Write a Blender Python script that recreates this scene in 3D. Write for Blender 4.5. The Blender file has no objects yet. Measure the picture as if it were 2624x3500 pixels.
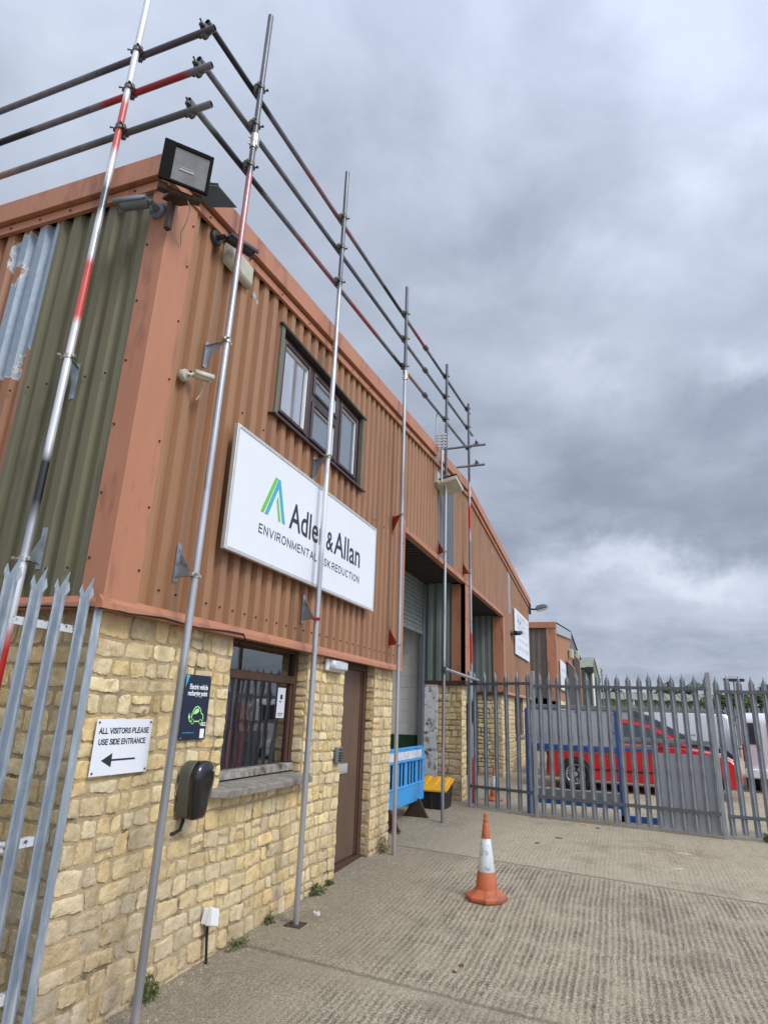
import bpy, math, random
from mathutils import Vector, Matrix, noise
random.seed(7)
S = bpy.context.scene
COL = S.collection
rad = math.radians
PI = math.pi

# ------------------------------------------------------------------ camera
cam_d = bpy.data.cameras.new("camera"); cam = bpy.data.objects.new("camera", cam_d); COL.objects.link(cam)
S.camera = cam
yaw, pit, rol = .3594, .3074, .038
cy_, sy_, cp_, sp_ = math.cos(yaw), math.sin(yaw), math.cos(pit), math.sin(pit)
dv = Vector((-sy_*cp_, cy_*cp_, sp_)); rt = Vector((cy_, sy_, 0)); upv = rt.cross(dv)
cr_, sr_ = math.cos(rol), math.sin(rol)
r2 = cr_*rt + sr_*upv; u2 = -sr_*rt + cr_*upv
cam.matrix_world = Matrix(((r2.x, u2.x, -dv.x, 2.762), (r2.y, u2.y, -dv.y, -2.806), (r2.z, u2.z, -dv.z, 1.6), (0, 0, 0, 1)))
cam_d.sensor_fit = 'HORIZONTAL'; cam_d.sensor_width = 36; cam_d.lens = 29.28
cam_d.clip_start = .05; cam_d.clip_end = 2000

# ------------------------------------------------------------------ sun + sky
SUN_DIR = Vector((.82, -.34, .85)).normalized()
sd = bpy.data.lights.new("sun", 'SUN'); sun = bpy.data.objects.new("sun", sd); COL.objects.link(sun)
sd.energy = 1.5; sd.angle = rad(20); sd.color = (1, .97, .92)
sun.rotation_euler = SUN_DIR.to_track_quat('Z', 'Y').to_euler()

W = bpy.data.worlds.new("World"); S.world = W; W.use_nodes = True
nt = W.node_tree; nt.nodes.clear()
def N(t, kind, **kw):
    n = t.nodes.new(kind)
    for k, v in kw.items():
        if k.startswith('i_'):
            key = k[2:]; key = int(key) if key.isdigit() else key
            n.inputs[key].default_value = v
        else: setattr(n, k, v)
    return n
def mth(t, op, a, b=None, clamp=False):
    n = t.nodes.new('ShaderNodeMath'); n.operation = op; n.use_clamp = clamp
    for i, v in enumerate((a, b)):
        if v is None: continue
        if isinstance(v, (int, float)): n.inputs[i].default_value = v
        else: t.links.new(v, n.inputs[i])
    return n.outputs[0]
def vmth(t, op, a, b=None):
    n = t.nodes.new('ShaderNodeVectorMath'); n.operation = op
    for i, v in enumerate((a, b)):
        if v is None: continue
        if isinstance(v, (tuple, list, Vector)): n.inputs[i].default_value = tuple(v)
        else: t.links.new(v, n.inputs[i])
    return n
def mixc(t, fac, a, b, mode='MIX'):
    n = t.nodes.new('ShaderNodeMix'); n.data_type = 'RGBA'; n.blend_type = mode
    for idx, v in ((0, fac), (6, a), (7, b)):
        if isinstance(v, (int, float)): n.inputs[idx].default_value = v
        elif isinstance(v, (tuple, list)): n.inputs[idx].default_value = (v[0], v[1], v[2], 1)
        else: t.links.new(v, n.inputs[idx])
    return n.outputs[2]
def ramp(t, fac, stops, interp='LINEAR'):
    n = t.nodes.new('ShaderNodeValToRGB'); cr = n.color_ramp; cr.interpolation = interp
    while len(cr.elements) < len(stops): cr.elements.new(.5)
    for e, (p, c) in zip(cr.elements, stops):
        e.position = p; e.color = (c, c, c, 1) if isinstance(c, (int, float)) else (*c, 1)
    t.links.new(fac, n.inputs[0]); return n.outputs[0]

tc = N(nt, 'ShaderNodeTexCoord')
dirv = vmth(nt, 'NORMALIZE', tc.outputs['Generated']).outputs[0]
sep = N(nt, 'ShaderNodeSeparateXYZ'); nt.links.new(dirv, sep.inputs[0])
zc = mth(nt, 'ADD', mth(nt, 'MAXIMUM', sep.outputs[2], 0), .22)
pl = N(nt, 'ShaderNodeCombineXYZ')
nt.links.new(mth(nt, 'DIVIDE', sep.outputs[0], zc), pl.inputs[0]); nt.links.new(mth(nt, 'DIVIDE', sep.outputs[1], zc), pl.inputs[1])
n1 = N(nt, 'ShaderNodeTexNoise', i_Scale=1.15, i_Detail=7, i_Roughness=.5, i_Distortion=.35); nt.links.new(pl.outputs[0], n1.inputs['Vector'])
n2 = N(nt, 'ShaderNodeTexNoise', i_Scale=3.4, i_Detail=8, i_Roughness=.6, i_Distortion=.4); nt.links.new(pl.outputs[0], n2.inputs['Vector'])
nd = N(nt, 'ShaderNodeTexNoise', i_Scale=4.0, i_Detail=8, i_Roughness=.6); nt.links.new(dirv, nd.inputs['Vector'])
wob = vmth(nt, 'SCALE', vmth(nt, 'SUBTRACT', nd.outputs['Color'], (.5, .5, .5)).outputs[0]); wob.inputs['Scale'].default_value = .30
dw = vmth(nt, 'NORMALIZE', vmth(nt, 'ADD', dirv, wob.outputs[0]).outputs[0]).outputs[0]
val = mth(nt, 'ADD', mth(nt, 'ADD', mth(nt, 'MULTIPLY', n1.outputs[0], .38), mth(nt, 'MULTIPLY', n2.outputs[0], .34)), .138)
# bright rifts and dark banks of the cloud deck: compass bearing, height, half widths (radians), tilt, strength
sw = N(nt, 'ShaderNodeSeparateXYZ'); nt.links.new(dw, sw.inputs[0])
az = mth(nt, 'ARCTAN2', sw.outputs[0], sw.outputs[1]); el = mth(nt, 'ARCSINE', sw.outputs[2])
for u0, e0, su, se, an, a in [(0.159, 0.917, 0.115, 0.07, 0, 0.11), (0.265, 0.788, 0.072, 0.035, -30, 0.08), (0.151, 0.723, 0.055, 0.095, 28, 0.12), (0.057, 0.653, 0.096, 0.032, -20, 0.09), (-0.022, 0.507, 0.101, 0.038, 0, 0.14), (0.211, 0.48, 0.064, 0.032, -20, 0.13), (-0.281, 0.621, 0.086, 0.025, 0, 0.05), (0.083, 0.377, 0.286, 0.108, 0, -0.07), (0.008, 0.284, 0.317, 0.06, 0, -0.08), (0.216, 0.429, 0.091, 0.032, 0, -0.07), (0.066, 0.202, 0.278, 0.03, 4, 0.22), (0.122, 0.154, 0.269, 0.045, 0, 0.11), (0.0, 0.178, 0.058, 0.018, 0, -0.09), (0.077, 0.104, 0.268, 0.025, 0, -0.04), (-0.099, 0.947, 0.163, 0.076, 0, -0.07), (-0.038, 0.767, 0.15, 0.07, 20, -0.06), (-0.449, 0.845, 0.239, 0.127, 0, -0.02), (-0.172, 0.71, 0.109, 0.038, 0, -0.05), (-0.617, 0.929, 0.159, 0.127, 0, 0.05), (-0.229, 0.882, 0.09, 0.095, 10, 0.05), (-0.93, 0.87, 0.256, 0.101, 0, 0.07), (0.315, 0.872, 0.089, 0.127, 0, 0.05)]:
    ca, sa = math.cos(rad(an)), math.sin(rad(an)); du = mth(nt, 'SUBTRACT', az, u0); de = mth(nt, 'SUBTRACT', el, e0)
    p_ = mth(nt, 'DIVIDE', mth(nt, 'ADD', mth(nt, 'MULTIPLY', du, ca), mth(nt, 'MULTIPLY', de, sa)), su)
    q_ = mth(nt, 'DIVIDE', mth(nt, 'SUBTRACT', mth(nt, 'MULTIPLY', de, ca), mth(nt, 'MULTIPLY', du, sa)), se)
    e = mth(nt, 'EXPONENT', mth(nt, 'MULTIPLY', mth(nt, 'ADD', mth(nt, 'MULTIPLY', p_, p_), mth(nt, 'MULTIPLY', q_, q_)), -1))
    val = mth(nt, 'ADD', val, mth(nt, 'MULTIPLY', e, a))
cloud = ramp(nt, val, [(.20, (.170, .20, .25)), (.38, (.250, .29, .365)), (.50, (.345, .39, .480)), (.62, (.425, .475, .575)), (.82, (.60, .645, .735))])
# the deck is brightest overhead and towards the veiled sun
zen = mth(nt, 'POWER', mth(nt, 'MAXIMUM', sep.outputs[2], 0), 6)
sdt = vmth(nt, 'DOT_PRODUCT', dirv, SUN_DIR).outputs['Value']
glow = mth(nt, 'EXPONENT', mth(nt, 'MULTIPLY', mth(nt, 'SUBTRACT', sdt, 1.0), 3.0))
gain = mth(nt, 'ADD', mth(nt, 'ADD', 1.0, mth(nt, 'MULTIPLY', zen, .9)), mth(nt, 'MULTIPLY', glow, 2.6))
cl2 = vmth(nt, 'SCALE', cloud); nt.links.new(gain, cl2.inputs['Scale'])
sky = N(nt, 'ShaderNodeTexSky', sky_type='NISHITA', sun_disc=False)
sky.sun_elevation = math.asin(SUN_DIR.z); sky.sun_rotation = math.atan2(SUN_DIR.x, SUN_DIR.y)
bgA = N(nt, 'ShaderNodeBackground'); bgA.inputs[1].default_value = .05; nt.links.new(sky.outputs[0], bgA.inputs[0])
bgB = N(nt, 'ShaderNodeBackground'); bgB.inputs[1].default_value = 1.0; nt.links.new(cl2.outputs[0], bgB.inputs[0])
mx = N(nt, 'ShaderNodeMixShader', i_0=.94); nt.links.new(bgA.outputs[0], mx.inputs[1]); nt.links.new(bgB.outputs[0], mx.inputs[2])
wo = N(nt, 'ShaderNodeOutputWorld'); nt.links.new(mx.outputs[0], wo.inputs[0])

S.view_settings.view_transform = 'Standard'; S.view_settings.look = 'None'
S.view_settings.exposure = 0.28; S.view_settings.gamma = 1.0
S.render.engine = 'CYCLES'; S.cycles.max_bounces = 6; S.cycles.transparent_max_bounces = 12

# ------------------------------------------------------------------ materials
MATS = {}
def mat(name, c1, c2=None, scale=6, rough=.6, metal=0., bump=0., bscale=60, streak=1., attr=False, c3=None, c3amt=.35, c3scale=2., detail=5, coat=0., spec=.5, emit=None, alpha=1.):
    m = bpy.data.materials.new(name); m.use_nodes = True; t = m.node_tree
    b = t.nodes['Principled BSDF']
    b.inputs['Roughness'].default_value = rough; b.inputs['Metallic'].default_value = metal
    b.inputs['Specular IOR Level'].default_value = spec
    if coat: b.inputs['Coat Weight'].default_value = coat; b.inputs['Coat Roughness'].default_value = .05
    co = N(t, 'ShaderNodeTexCoord'); mp = N(t, 'ShaderNodeMapping'); mp.inputs['Scale'].default_value = (1, 1, 1/streak)
    t.links.new(co.outputs['Object'], mp.inputs['Vector'])
    no = N(t, 'ShaderNodeTexNoise', i_Scale=scale, i_Detail=detail, i_Roughness=.6); t.links.new(mp.outputs[0], no.inputs['Vector'])
    f = ramp(t, no.outputs[0], [(.35, 0.), (.65, 1.)])
    c2 = c2 or tuple(x*.8 for x in c1)
    c = mixc(t, f, c1, c2)
    if c3:
        n3 = N(t, 'ShaderNodeTexNoise', i_Scale=c3scale, i_Detail=8, i_Roughness=.65); t.links.new(mp.outputs[0], n3.inputs['Vector'])
        f3 = ramp(t, n3.outputs[0], [(.62-.25*c3amt, 0.), (.70-.2*c3amt, 1.)])
        c = mixc(t, f3, c, c3)
    if attr:
        a = N(t, 'ShaderNodeAttribute', attribute_name='Col'); c = mixc(t, 1., c, a.outputs['Color'], 'MULTIPLY')
        if attr == 'bands':       # alpha of the attribute marks sprayed paint: no longer bare metal
            t.links.new(mth(t, 'MULTIPLY', a.outputs['Alpha'], metal), b.inputs['Metallic'])
    t.links.new(c, b.inputs['Base Color'])
    t.links.new(mth(t, 'ADD', mth(t, 'MULTIPLY', no.outputs[0], .25), rough-.12, True), b.inputs['Roughness'])
    if bump:
        nb = N(t, 'ShaderNodeTexNoise', i_Scale=bscale, i_Detail=6, i_Roughness=.65); t.links.new(mp.outputs[0], nb.inputs['Vector'])
        bp = N(t, 'ShaderNodeBump', i_Strength=bump, i_Distance=.01); t.links.new(nb.outputs[0], bp.inputs['Height']); t.links.new(bp.outputs[0], b.inputs['Normal'])
    if emit: b.inputs['Emission Color'].default_value = (*emit, 1); b.inputs['Emission Strength'].default_value = 1
    MATS[name] = m; return m
mat('brown_cladding', (.36, .184, .092), (.30, .150, .074), 3, .5, bump=.05, bscale=30, streak=6, c3=(.28, .14, .075), c3amt=.32, c3scale=3)
mat('olive_cladding', (.175, .160, .090), (.145, .132, .074), 2.5, .6, bump=.06, bscale=30, streak=7, c3=(.12, .105, .06), c3amt=.2, c3scale=5)
mat('pink_flashing', (.47, .200, .108), (.42, .176, .094), 4, .5, bump=.04, bscale=40, streak=4, c3=(.33, .13, .08), c3amt=.3, c3scale=5)
mat('galvanised', (.42, .47, .52), (.30, .34, .38), 9, .42, metal=.55, bump=.04, c3=(.20, .22, .24), c3amt=.2, c3scale=14)
mat('post_steel', (.34, .36, .37), (.27, .29, .30), 5, .55, metal=.1, c3=(.34, .30, .12), c3amt=.2, c3scale=3, bump=.05)
mat('rail_steel', (.13, .135, .14), (.09, .095, .10), 14, .6)
mat('galv_fence', (.35, .37, .395), (.24, .26, .285), 14, .5, metal=.2, bump=.06, c3=(.15, .16, .17), c3amt=.3, c3scale=9, streak=3)
mat('galv_near', (.42, .47, .52), (.25, .30, .36), 16, .45, metal=.4, bump=.06, bscale=80, c3=(.55, .60, .64), c3amt=.5, c3scale=7, streak=4)
mat('grey_sheet', (.15, .17, .195), (.12, .135, .155), 5, .5, metal=.1, streak=5)
mat('tube', (.88, .88, .90), (.70, .70, .72), 12, .32, metal=.55, attr='bands', bump=.05, streak=8, c3=(.42, .40, .38), c3amt=.2, c3scale=9)
mat('coupler_metal', (.09, .085, .08), (.20, .19, .18), 40, .5, metal=.7, bump=.1, c3=(.12, .07, .04), c3amt=.3, c3scale=25)
mat('zinc', (.60, .58, .52), (.40, .38, .33), 30, .35, metal=.8, bump=.04, c3=(.2, .14, .08), c3amt=.15, c3scale=30)
mat('red_oxide', (.45, .055, .03), (.32, .045, .03), 20, .5, bump=.04)
mat('stone', (1, 1, 1), (.86, .82, .75), 14, .92, bump=.8, bscale=55, attr=True, c3=(.72, .66, .56), c3amt=.3, c3scale=11, spec=.2)
mat('mortar', (.52, .41, .25), (.43, .33, .195), 9, .95, bump=.8, bscale=90, c3=(.20, .155, .10), c3amt=.3, c3scale=3.5, spec=.2)
mat('white_panel', (.80, .82, .86), (.76, .785, .83), 2, .3, spec=.4)
mat('aluminium', (.70, .70, .68), (.6, .6, .58), 8, .35, metal=.5)
mat('ink', (.02, .022, .03), (.025, .027, .035), 5, .5)
mat('lime', (.16, .55, .06), (.16, .53, .06), 5, .5)
mat('mint', (.42, .85, .30), (.42, .85, .30), 5, .5)
mat('teal', (.05, .42, .58), (.05, .40, .56), 5, .5)
mat('white_ink', (.85, .87, .88), (.85, .87, .88), 5, .5)
mat('pale_ink', (.50, .53, .60), (.58, .61, .67), 30, .5)
mat('grey_ink', (.33, .35, .38), (.55, .56, .58), 25, .5)
mat('navy', (.012, .022, .050), (.010, .018, .042), 3, .35)
mat('window_brown', (.055, .028, .026), (.040, .020, .020), 8, .35, spec=.5)
mat('timber_brown', (.085, .038, .022), (.06, .028, .018), 10, .55, bump=.15, streak=8)
mat('weathered_wood', (.40, .37, .33), (.20, .17, .14), 14, .8, bump=.5, c3=(.10, .07, .05), c3amt=.35, c3scale=8)
mat('door_brown', (.15, .090, .060), (.11, .068, .046), 3, .42, bump=.06, streak=2, c3=(.13, .085, .055), c3amt=.2, c3scale=2)
mat('concrete_sill', (.30, .27, .225), (.18, .155, .125), 18, .95, bump=.7, bscale=70, c3=(.28, .26, .22), c3amt=.35, c3scale=14)
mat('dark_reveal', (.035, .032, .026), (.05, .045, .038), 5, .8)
mat('olive_trim', (.16, .155, .11), (.13, .125, .09), 6, .6)
mat('pale_reflection', (.58, .66, .72), (.50, .58, .64), 2, .8)  # pale tone for reflections put behind the window glass
mat('interior_grey', (.16, .17, .17), (.12, .13, .13), 4, .7)
mat('blockwork', (.82, .80, .74), (.74, .72, .66), 3, .9, bump=.3, bscale=40)
mat('green_paint', (.02, .085, .03), (.01, .03, .014), 4, .6)
mat('shutter', (.22, .26, .25), (.17, .20, .19), 4, .5, metal=.2)
mat('reveal_sheet', (.23, .27, .24), (.15, .18, .155), 3, .55, streak=5, metal=.1)
mat('black_plastic', (.008, .008, .009), (.012, .012, .013), 5, .3)
mat('matt_black', (.006, .006, .006), (.012, .011, .010), 20, .8, spec=.15)
mat('gloss_black', (.004, .004, .005), (.006, .006, .007), 5, .18, coat=.5)
mat('khaki_plastic', (.085, .088, .070), (.07, .072, .058), 5, .5)
mat('rubber', (.012, .012, .012), (.02, .02, .02), 20, .8, bump=.2)
mat('grey_plastic', (.16, .18, .20), (.13, .15, .17), 8, .4)
mat('dark_plastic', (.02, .022, .026), (.03, .032, .036), 8, .4)
mat('cream_plastic', (.55, .53, .42), (.46, .44, .35), 8, .5)
mat('white_plastic', (.78, .79, .80), (.70, .71, .72), 8, .4)
mat('light_cover', (.62, .64, .66), (.5, .52, .54), 20, .25, spec=.6)
mat('lamp_glass', (.22, .21, .20), (.12, .115, .11), 7, .25, bump=.1, bscale=25, coat=.4, spec=.6)
mat('rusty_metal', (.045, .035, .03), (.09, .05, .03), 18, .7, bump=.4, metal=.3)
mat('blue_barrier', (.05, .34, .74), (.045, .30, .66), 4, .45, c3=(.06, .22, .42), c3amt=.25, c3scale=6)
mat('white_tape', (.72, .75, .78), (.55, .57, .62), 9, .4)
mat('bin_black', (.010, .010, .011), (.02, .02, .022), 8, .5)
mat('bin_yellow', (.76, .39, .02), (.66, .32, .015), 8, .5, c3=(.45, .24, .03), c3amt=.25, c3scale=7)
mat('cone_orange', (.54, .14, .055), (.44, .115, .045), 9, .6, bump=.1, c3=(.30, .10, .055), c3amt=.38, c3scale=9)
mat('cone_white', (.66, .70, .70), (.54, .58, .58), 9, .4, c3=(.22, .22, .20), c3amt=.2, c3scale=13)
mat('peeling_white', (.70, .71, .70), (.60, .61, .60), 4, .7, c3=(.10, .075, .05), c3amt=.42, c3scale=9, bump=.2)
mat('white_rail', (.62, .64, .64), (.50, .52, .52), 8, .55, c3=(.08, .06, .05), c3amt=.25, c3scale=24)
mat('frame_blue', (.025, .12, .45), (.02, .10, .36), 6, .45, c3=(.12, .13, .14), c3amt=.15, c3scale=12)
mat('panel_grey', (.52, .53, .56), (.44, .45, .48), 4, .5, metal=.0, streak=3)
mat('steel_grey', (.28, .29, .29), (.22, .23, .23), 8, .55, metal=.2)
mat('car_red', (.62, .014, .010), (.56, .012, .009), 3, .28, coat=.7)
mat('car_dark', (.018, .022, .035), (.015, .02, .03), 3, .25, coat=.7)
mat('car_white', (.84, .86, .88), (.80, .82, .84), 3, .3, coat=.4)
mat('car_glass', (.02, .03, .035), (.03, .04, .045), 3, .06, spec=1.)
mat('tail_red', (.35, .008, .008), (.3, .006, .006), 8, .2, coat=.5)
mat('headlight', (.6, .63, .66), (.3, .32, .34), 20, .1, coat=.6)
mat('alloy', (.62, .63, .66), (.5, .51, .54), 10, .3, metal=.7)
mat('warehouse_green', (.20, .24, .10), (.15, .18, .075), 1.5, .7, streak=8, c3=(.11, .12, .06), c3amt=.35, c3scale=1.2)
mat('warehouse_roof', (.26, .27, .21), (.20, .21, .15), 1.2, .8)
mat('mossy_roof', (.20, .22, .15), (.27, .28, .23), 2.5, .9, c3=(.33, .33, .30), c3amt=.3, c3scale=3)
mat('roof_sheet', (.10, .09, .075), (.08, .07, .06), 2, .8)
mat('pale_sheet', (.42, .46, .50), (.35, .39, .43), 3, .5, metal=.2)
mat('leaf', (.030, .060, .014), (.06, .105, .022), 3, .8, attr=True)
mat('bark', (.07, .05, .035), (.05, .035, .025), 8, .9)
mat('weed_leaf', (.06, .095, .022), (.17, .17, .06), 9, .7)
mat('straw', (.30, .24, .12), (.22, .17, .08), 9, .8)
mat('pebble', (.42, .38, .30), (.25, .22, .17), 25, .9, bump=.3)
mat('debris_white', (.62, .60, .55), (.5, .48, .44), 30, .8)
mat('leaf_litter', (.16, .10, .03), (.08, .05, .02), 30, .8)
mat('cable', (.012, .011, .010), None, 8, .5)
mat('red_paint', (.40, .02, .02), (.3, .015, .015), 8, .4)
mat('clad_far', (.40, .20, .105), (.36, .175, .09), 2, .6, streak=6)
mat('end_brown', (.17, .095, .055), (.12, .068, .04), 3, .6, streak=6, c3=(.07,.05,.04), c3amt=.2, c3scale=2)

def glass(name, tint, alpha_mix, rough=.02):
    m = bpy.data.materials.new(name); m.use_nodes = True; t = m.node_tree; t.nodes.clear()
    o = N(t, 'ShaderNodeOutputMaterial'); tr = N(t, 'ShaderNodeBsdfTransparent'); tr.inputs[0].default_value = (*tint, 1)
    gl = N(t, 'ShaderNodeBsdfGlossy'); gl.inputs['Roughness'].default_value = rough
    co = N(t, 'ShaderNodeTexCoord'); no = N(t, 'ShaderNodeTexNoise', i_Scale=1.6, i_Detail=2); t.links.new(co.outputs['Object'], no.inputs['Vector'])
    bp = N(t, 'ShaderNodeBump', i_Strength=.05, i_Distance=.05); t.links.new(no.outputs[0], bp.inputs['Height']); t.links.new(bp.outputs[0], gl.inputs['Normal'])
    fr = N(t, 'ShaderNodeFresnel', i_IOR=1.5)
    fac = mth(t, 'ADD', mth(t, 'MULTIPLY', fr.outputs[0], 1.3), alpha_mix, True)
    ms = N(t, 'ShaderNodeMixShader'); t.links.new(fac, ms.inputs[0]); t.links.new(tr.outputs[0], ms.inputs[1]); t.links.new(gl.outputs[0], ms.inputs[2])
    t.links.new(ms.outputs[0], o.inputs[0]); MATS[name] = m
glass('window_glass', (.75, .80, .80), .20)
glass('upper_glass', (.88, .92, .94), .20, .12)

# brown sheet whose coating has peeled off the galvanised steel in one ragged patch
def peel_mat():
    m = mat('peeled_cladding', (.36, .170, .082), (.30, .14, .068), 3, .5, bump=.05, bscale=30, streak=6, c3=(.24, .11, .07), c3amt=.3, c3scale=2)
    t = m.node_tree; b = t.nodes['Principled BSDF']; base = b.inputs['Base Color'].links[0].from_socket
    g = N(t, 'ShaderNodeNewGeometry'); s = N(t, 'ShaderNodeSeparateXYZ'); t.links.new(g.outputs['Position'], s.inputs[0])
    no = N(t, 'ShaderNodeTexNoise', i_Scale=9, i_Detail=6, i_Roughness=.7); t.links.new(g.outputs['Position'], no.inputs['Vector'])
    w = mth(t, 'MULTIPLY', mth(t, 'SUBTRACT', no.outputs[0], .5), .22)
    sx = mth(t, 'ADD', s.outputs[0], w); sz = mth(t, 'ADD', s.outputs[2], mth(t, 'MULTIPLY', w, 1.6))
    def edge(lo_x, hi_x, lo_z, hi_z):
        a = mth(t, 'MINIMUM', mth(t, 'SUBTRACT', sx, lo_x), mth(t, 'SUBTRACT', hi_x, sx))
        c = mth(t, 'MINIMUM', mth(t, 'SUBTRACT', sz, lo_z), mth(t, 'SUBTRACT', hi_z, sz))
        return mth(t, 'MINIMUM', a, c)
    e = mth(t, 'MAXIMUM', edge(-1.27, -.9, 3.95, 5.03), edge(-1.36, -1.08, 3.73, 4.55))
    e = mth(t, 'MAXIMUM', e, edge(-1.42, -1.25, 4.72, 4.98))
    e = mth(t, 'MAXIMUM', e, mth(t, 'MULTIPLY', mth(t, 'SUBTRACT', mth(t, 'MULTIPLY', e, 1), .0), 1))
    f1 = mth(t, 'MULTIPLY', mth(t, 'ADD', e, .012), 200, True); f1 = mth(t, 'MINIMUM', mth(t, 'MAXIMUM', f1, 0.), 1.)
    f2 = mth(t, 'MINIMUM', mth(t, 'MAXIMUM', mth(t, 'MULTIPLY', e, 200), 0.), 1.)
    c = mixc(t, f1, base, (.62, .64, .62)); n2_ = N(t, 'ShaderNodeTexNoise', i_Scale=22, i_Detail=4); t.links.new(g.outputs['Position'], n2_.inputs['Vector'])
    c = mixc(t, f2, c, mixc(t, n2_.outputs[0], (.24, .30, .36), (.40, .46, .53)))
    t.links.new(c, b.inputs['Base Color']); t.links.new(mth(t, 'MULTIPLY', f2, .3), b.inputs['Metallic'])
peel_mat()

# ribbed concrete yard
def ground_mat():
    m = bpy.data.materials.new('ribbed_concrete'); m.use_nodes = True; t = m.node_tree; b = t.nodes['Principled BSDF']
    g = N(t, 'ShaderNodeNewGeometry'); P = g.outputs['Position']; s = N(t, 'ShaderNodeSeparateXYZ'); t.links.new(P, s.inputs[0])
    X, Y = s.outputs[0], s.outputs[1]
    def nz(sc, det=5, ro=.6, vec=P): n = N(t, 'ShaderNodeTexNoise', i_Scale=sc, i_Detail=det, i_Roughness=ro); t.links.new(vec, n.inputs['Vector']); return n.outputs[0]
    big, mid, fine, grit = nz(.55, 4), nz(3.2, 6), nz(16, 7, .7), nz(95, 4, .75)
    # tamped ridges run along the building, wandering a little
    wx = mth(t, 'ADD', X, mth(t, 'MULTIPLY', mth(t, 'SUBTRACT', nz(.6, 2), .5), .12))
    wx = mth(t, 'ADD', wx, mth(t, 'MULTIPLY', mth(t, 'SUBTRACT', nz(34, 4, .7), .5), .034))
    rid = mth(t, 'SINE', mth(t, 'MULTIPLY', wx, 2*PI/.046))
    rid2 = mth(t, 'SINE', mth(t, 'MULTIPLY', mth(t, 'ADD', wx, mth(t, 'MULTIPLY', big, .08)), 2*PI/.171))
    rid = mth(t, 'ADD', mth(t, 'MULTIPLY', rid, .7), mth(t, 'MULTIPLY', rid2, .3))
    # joints across the bay
    j1 = mth(t, 'SUBTRACT', Y, mth(t, 'ADD', mth(t, 'MULTIPLY', X, -.17), 5.16))
    j2 = mth(t, 'SUBTRACT', Y, mth(t, 'ADD', mth(t, 'MULTIPLY', X, -.125), 1.775))
    far = mth(t, 'MINIMUM', mth(t, 'MAXIMUM', mth(t, 'MULTIPLY', j1, 12), 0), 1)
    jn = mth(t, 'MULTIPLY', mth(t, 'SUBTRACT', fine, .5), .05)
    def line(j, w): return mth(t, 'SUBTRACT', 1, mth(t, 'MINIMUM', mth(t, 'DIVIDE', mth(t, 'ABSOLUTE', mth(t, 'ADD', j, jn)), w), 1))
    L = mth(t, 'MAXIMUM', line(j1, .022), mth(t, 'MULTIPLY', line(j2, .030), .8))
    band = mth(t, 'MAXIMUM', line(j1, .16), line(mth(t, 'SUBTRACT', j2, -.06), .24))    # ridges trowelled flat beside a joint
    amp = mth(t, 'MULTIPLY', mth(t, 'SUBTRACT', 1, mth(t, 'MULTIPLY', far, .72)), mth(t, 'SUBTRACT', 1, mth(t, 'MULTIPLY', band, .75)))
    amp = mth(t, 'MULTIPLY', amp, ramp(t, mid, [(.35, .25), (.6, 1.)]))
    amp = mth(t, 'MULTIPLY', amp, ramp(t, nz(9, 5, .7), [(.32, .35), (.52, 1.)]))
    near_wall = mth(t, 'MINIMUM', mth(t, 'MAXIMUM', mth(t, 'MULTIPLY', mth(t, 'SUBTRACT', X, .40), 1.1), 0), 1)
    amp = mth(t, 'MULTIPLY', amp, mth(t, 'ADD', mth(t, 'MULTIPLY', near_wall, .85), .15))
    c = mixc(t, ramp(t, mid, [(.3, 0.), (.7, 1.)]), (.42, .342, .220), (.33, .267, .172))
    c = mixc(t, ramp(t, big, [(.4, 0.), (.65, .5)]), c, (.27, .222, .15))
    c = mixc(t, mth(t, 'MULTIPLY', far, .8), c, mixc(t, ramp(t, mid, [(.3, 0.), (.7, 1.)]), (.48, .395, .262), (.415, .34, .225)))
    c = mixc(t, ramp(t, fine, [(.42, 0.), (.62, .55)]), c, (.50, .43, .31))
    groove = mth(t, 'MULTIPLY', ramp(t, mth(t, 'ADD', mth(t, 'MULTIPLY', rid, .5), mth(t, 'MULTIPLY', fine, .55)), [(.02, .95), (.46, 0.)]), amp)  # dirt in the grooves, deepened in colour to replace weak rib shading
    c = mixc(t, groove, c, (.12, .094, .062))
    c = mixc(t, ramp(t, grit, [(.51, 0.), (.60, .8)]), c, (.58, .53, .42))
    c = mixc(t, ramp(t, grit, [(.38, .8), (.48, 0.)]), c, (.10, .088, .07))
    dirt = mth(t, 'MULTIPLY', mth(t, 'SUBTRACT', 1, near_wall), ramp(t, fine, [(.35, .2), (.6, .75)]))
    c = mixc(t, mth(t, 'MULTIPLY', dirt, .85), c, (.15, .12, .085))
    c = mixc(t, ramp(t, nz(1.15, 5, .65), [(.54, 0.), (.68, .45)]), c, (.17, .142, .105))
    # rusty stain by the gate
    sv = N(t, 'ShaderNodeVectorMath', operation='DISTANCE'); t.links.new(P, sv.inputs[0]); sv.inputs[1].default_value = (3.35, 6.3, 0)
    st = mth(t, 'MULTIPLY', mth(t, 'SUBTRACT', 1, mth(t, 'MINIMUM', mth(t, 'MULTIPLY', sv.outputs['Value'], 1.3), 1)), ramp(t, nz(5, 5), [(.4, 0.), (.6, .7)]))
    c = mixc(t, st, c, (.25, .155, .07))
    c = mixc(t, mth(t, 'MULTIPLY', L, .5), c, (.07, .06, .046))
    t.links.new(c, b.inputs['Base Color']); b.inputs['Roughness'].default_value = .9; b.inputs['Specular IOR Level'].default_value = .25
    h = mth(t, 'ADD', mth(t, 'MULTIPLY', mth(t, 'MULTIPLY', rid, amp), .5), mth(t, 'ADD', mth(t, 'MULTIPLY', fine, 1.0), mth(t, 'MULTIPLY', grit, .5)))
    h = mth(t, 'SUBTRACT', h, mth(t, 'MULTIPLY', L, 1.6))
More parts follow.
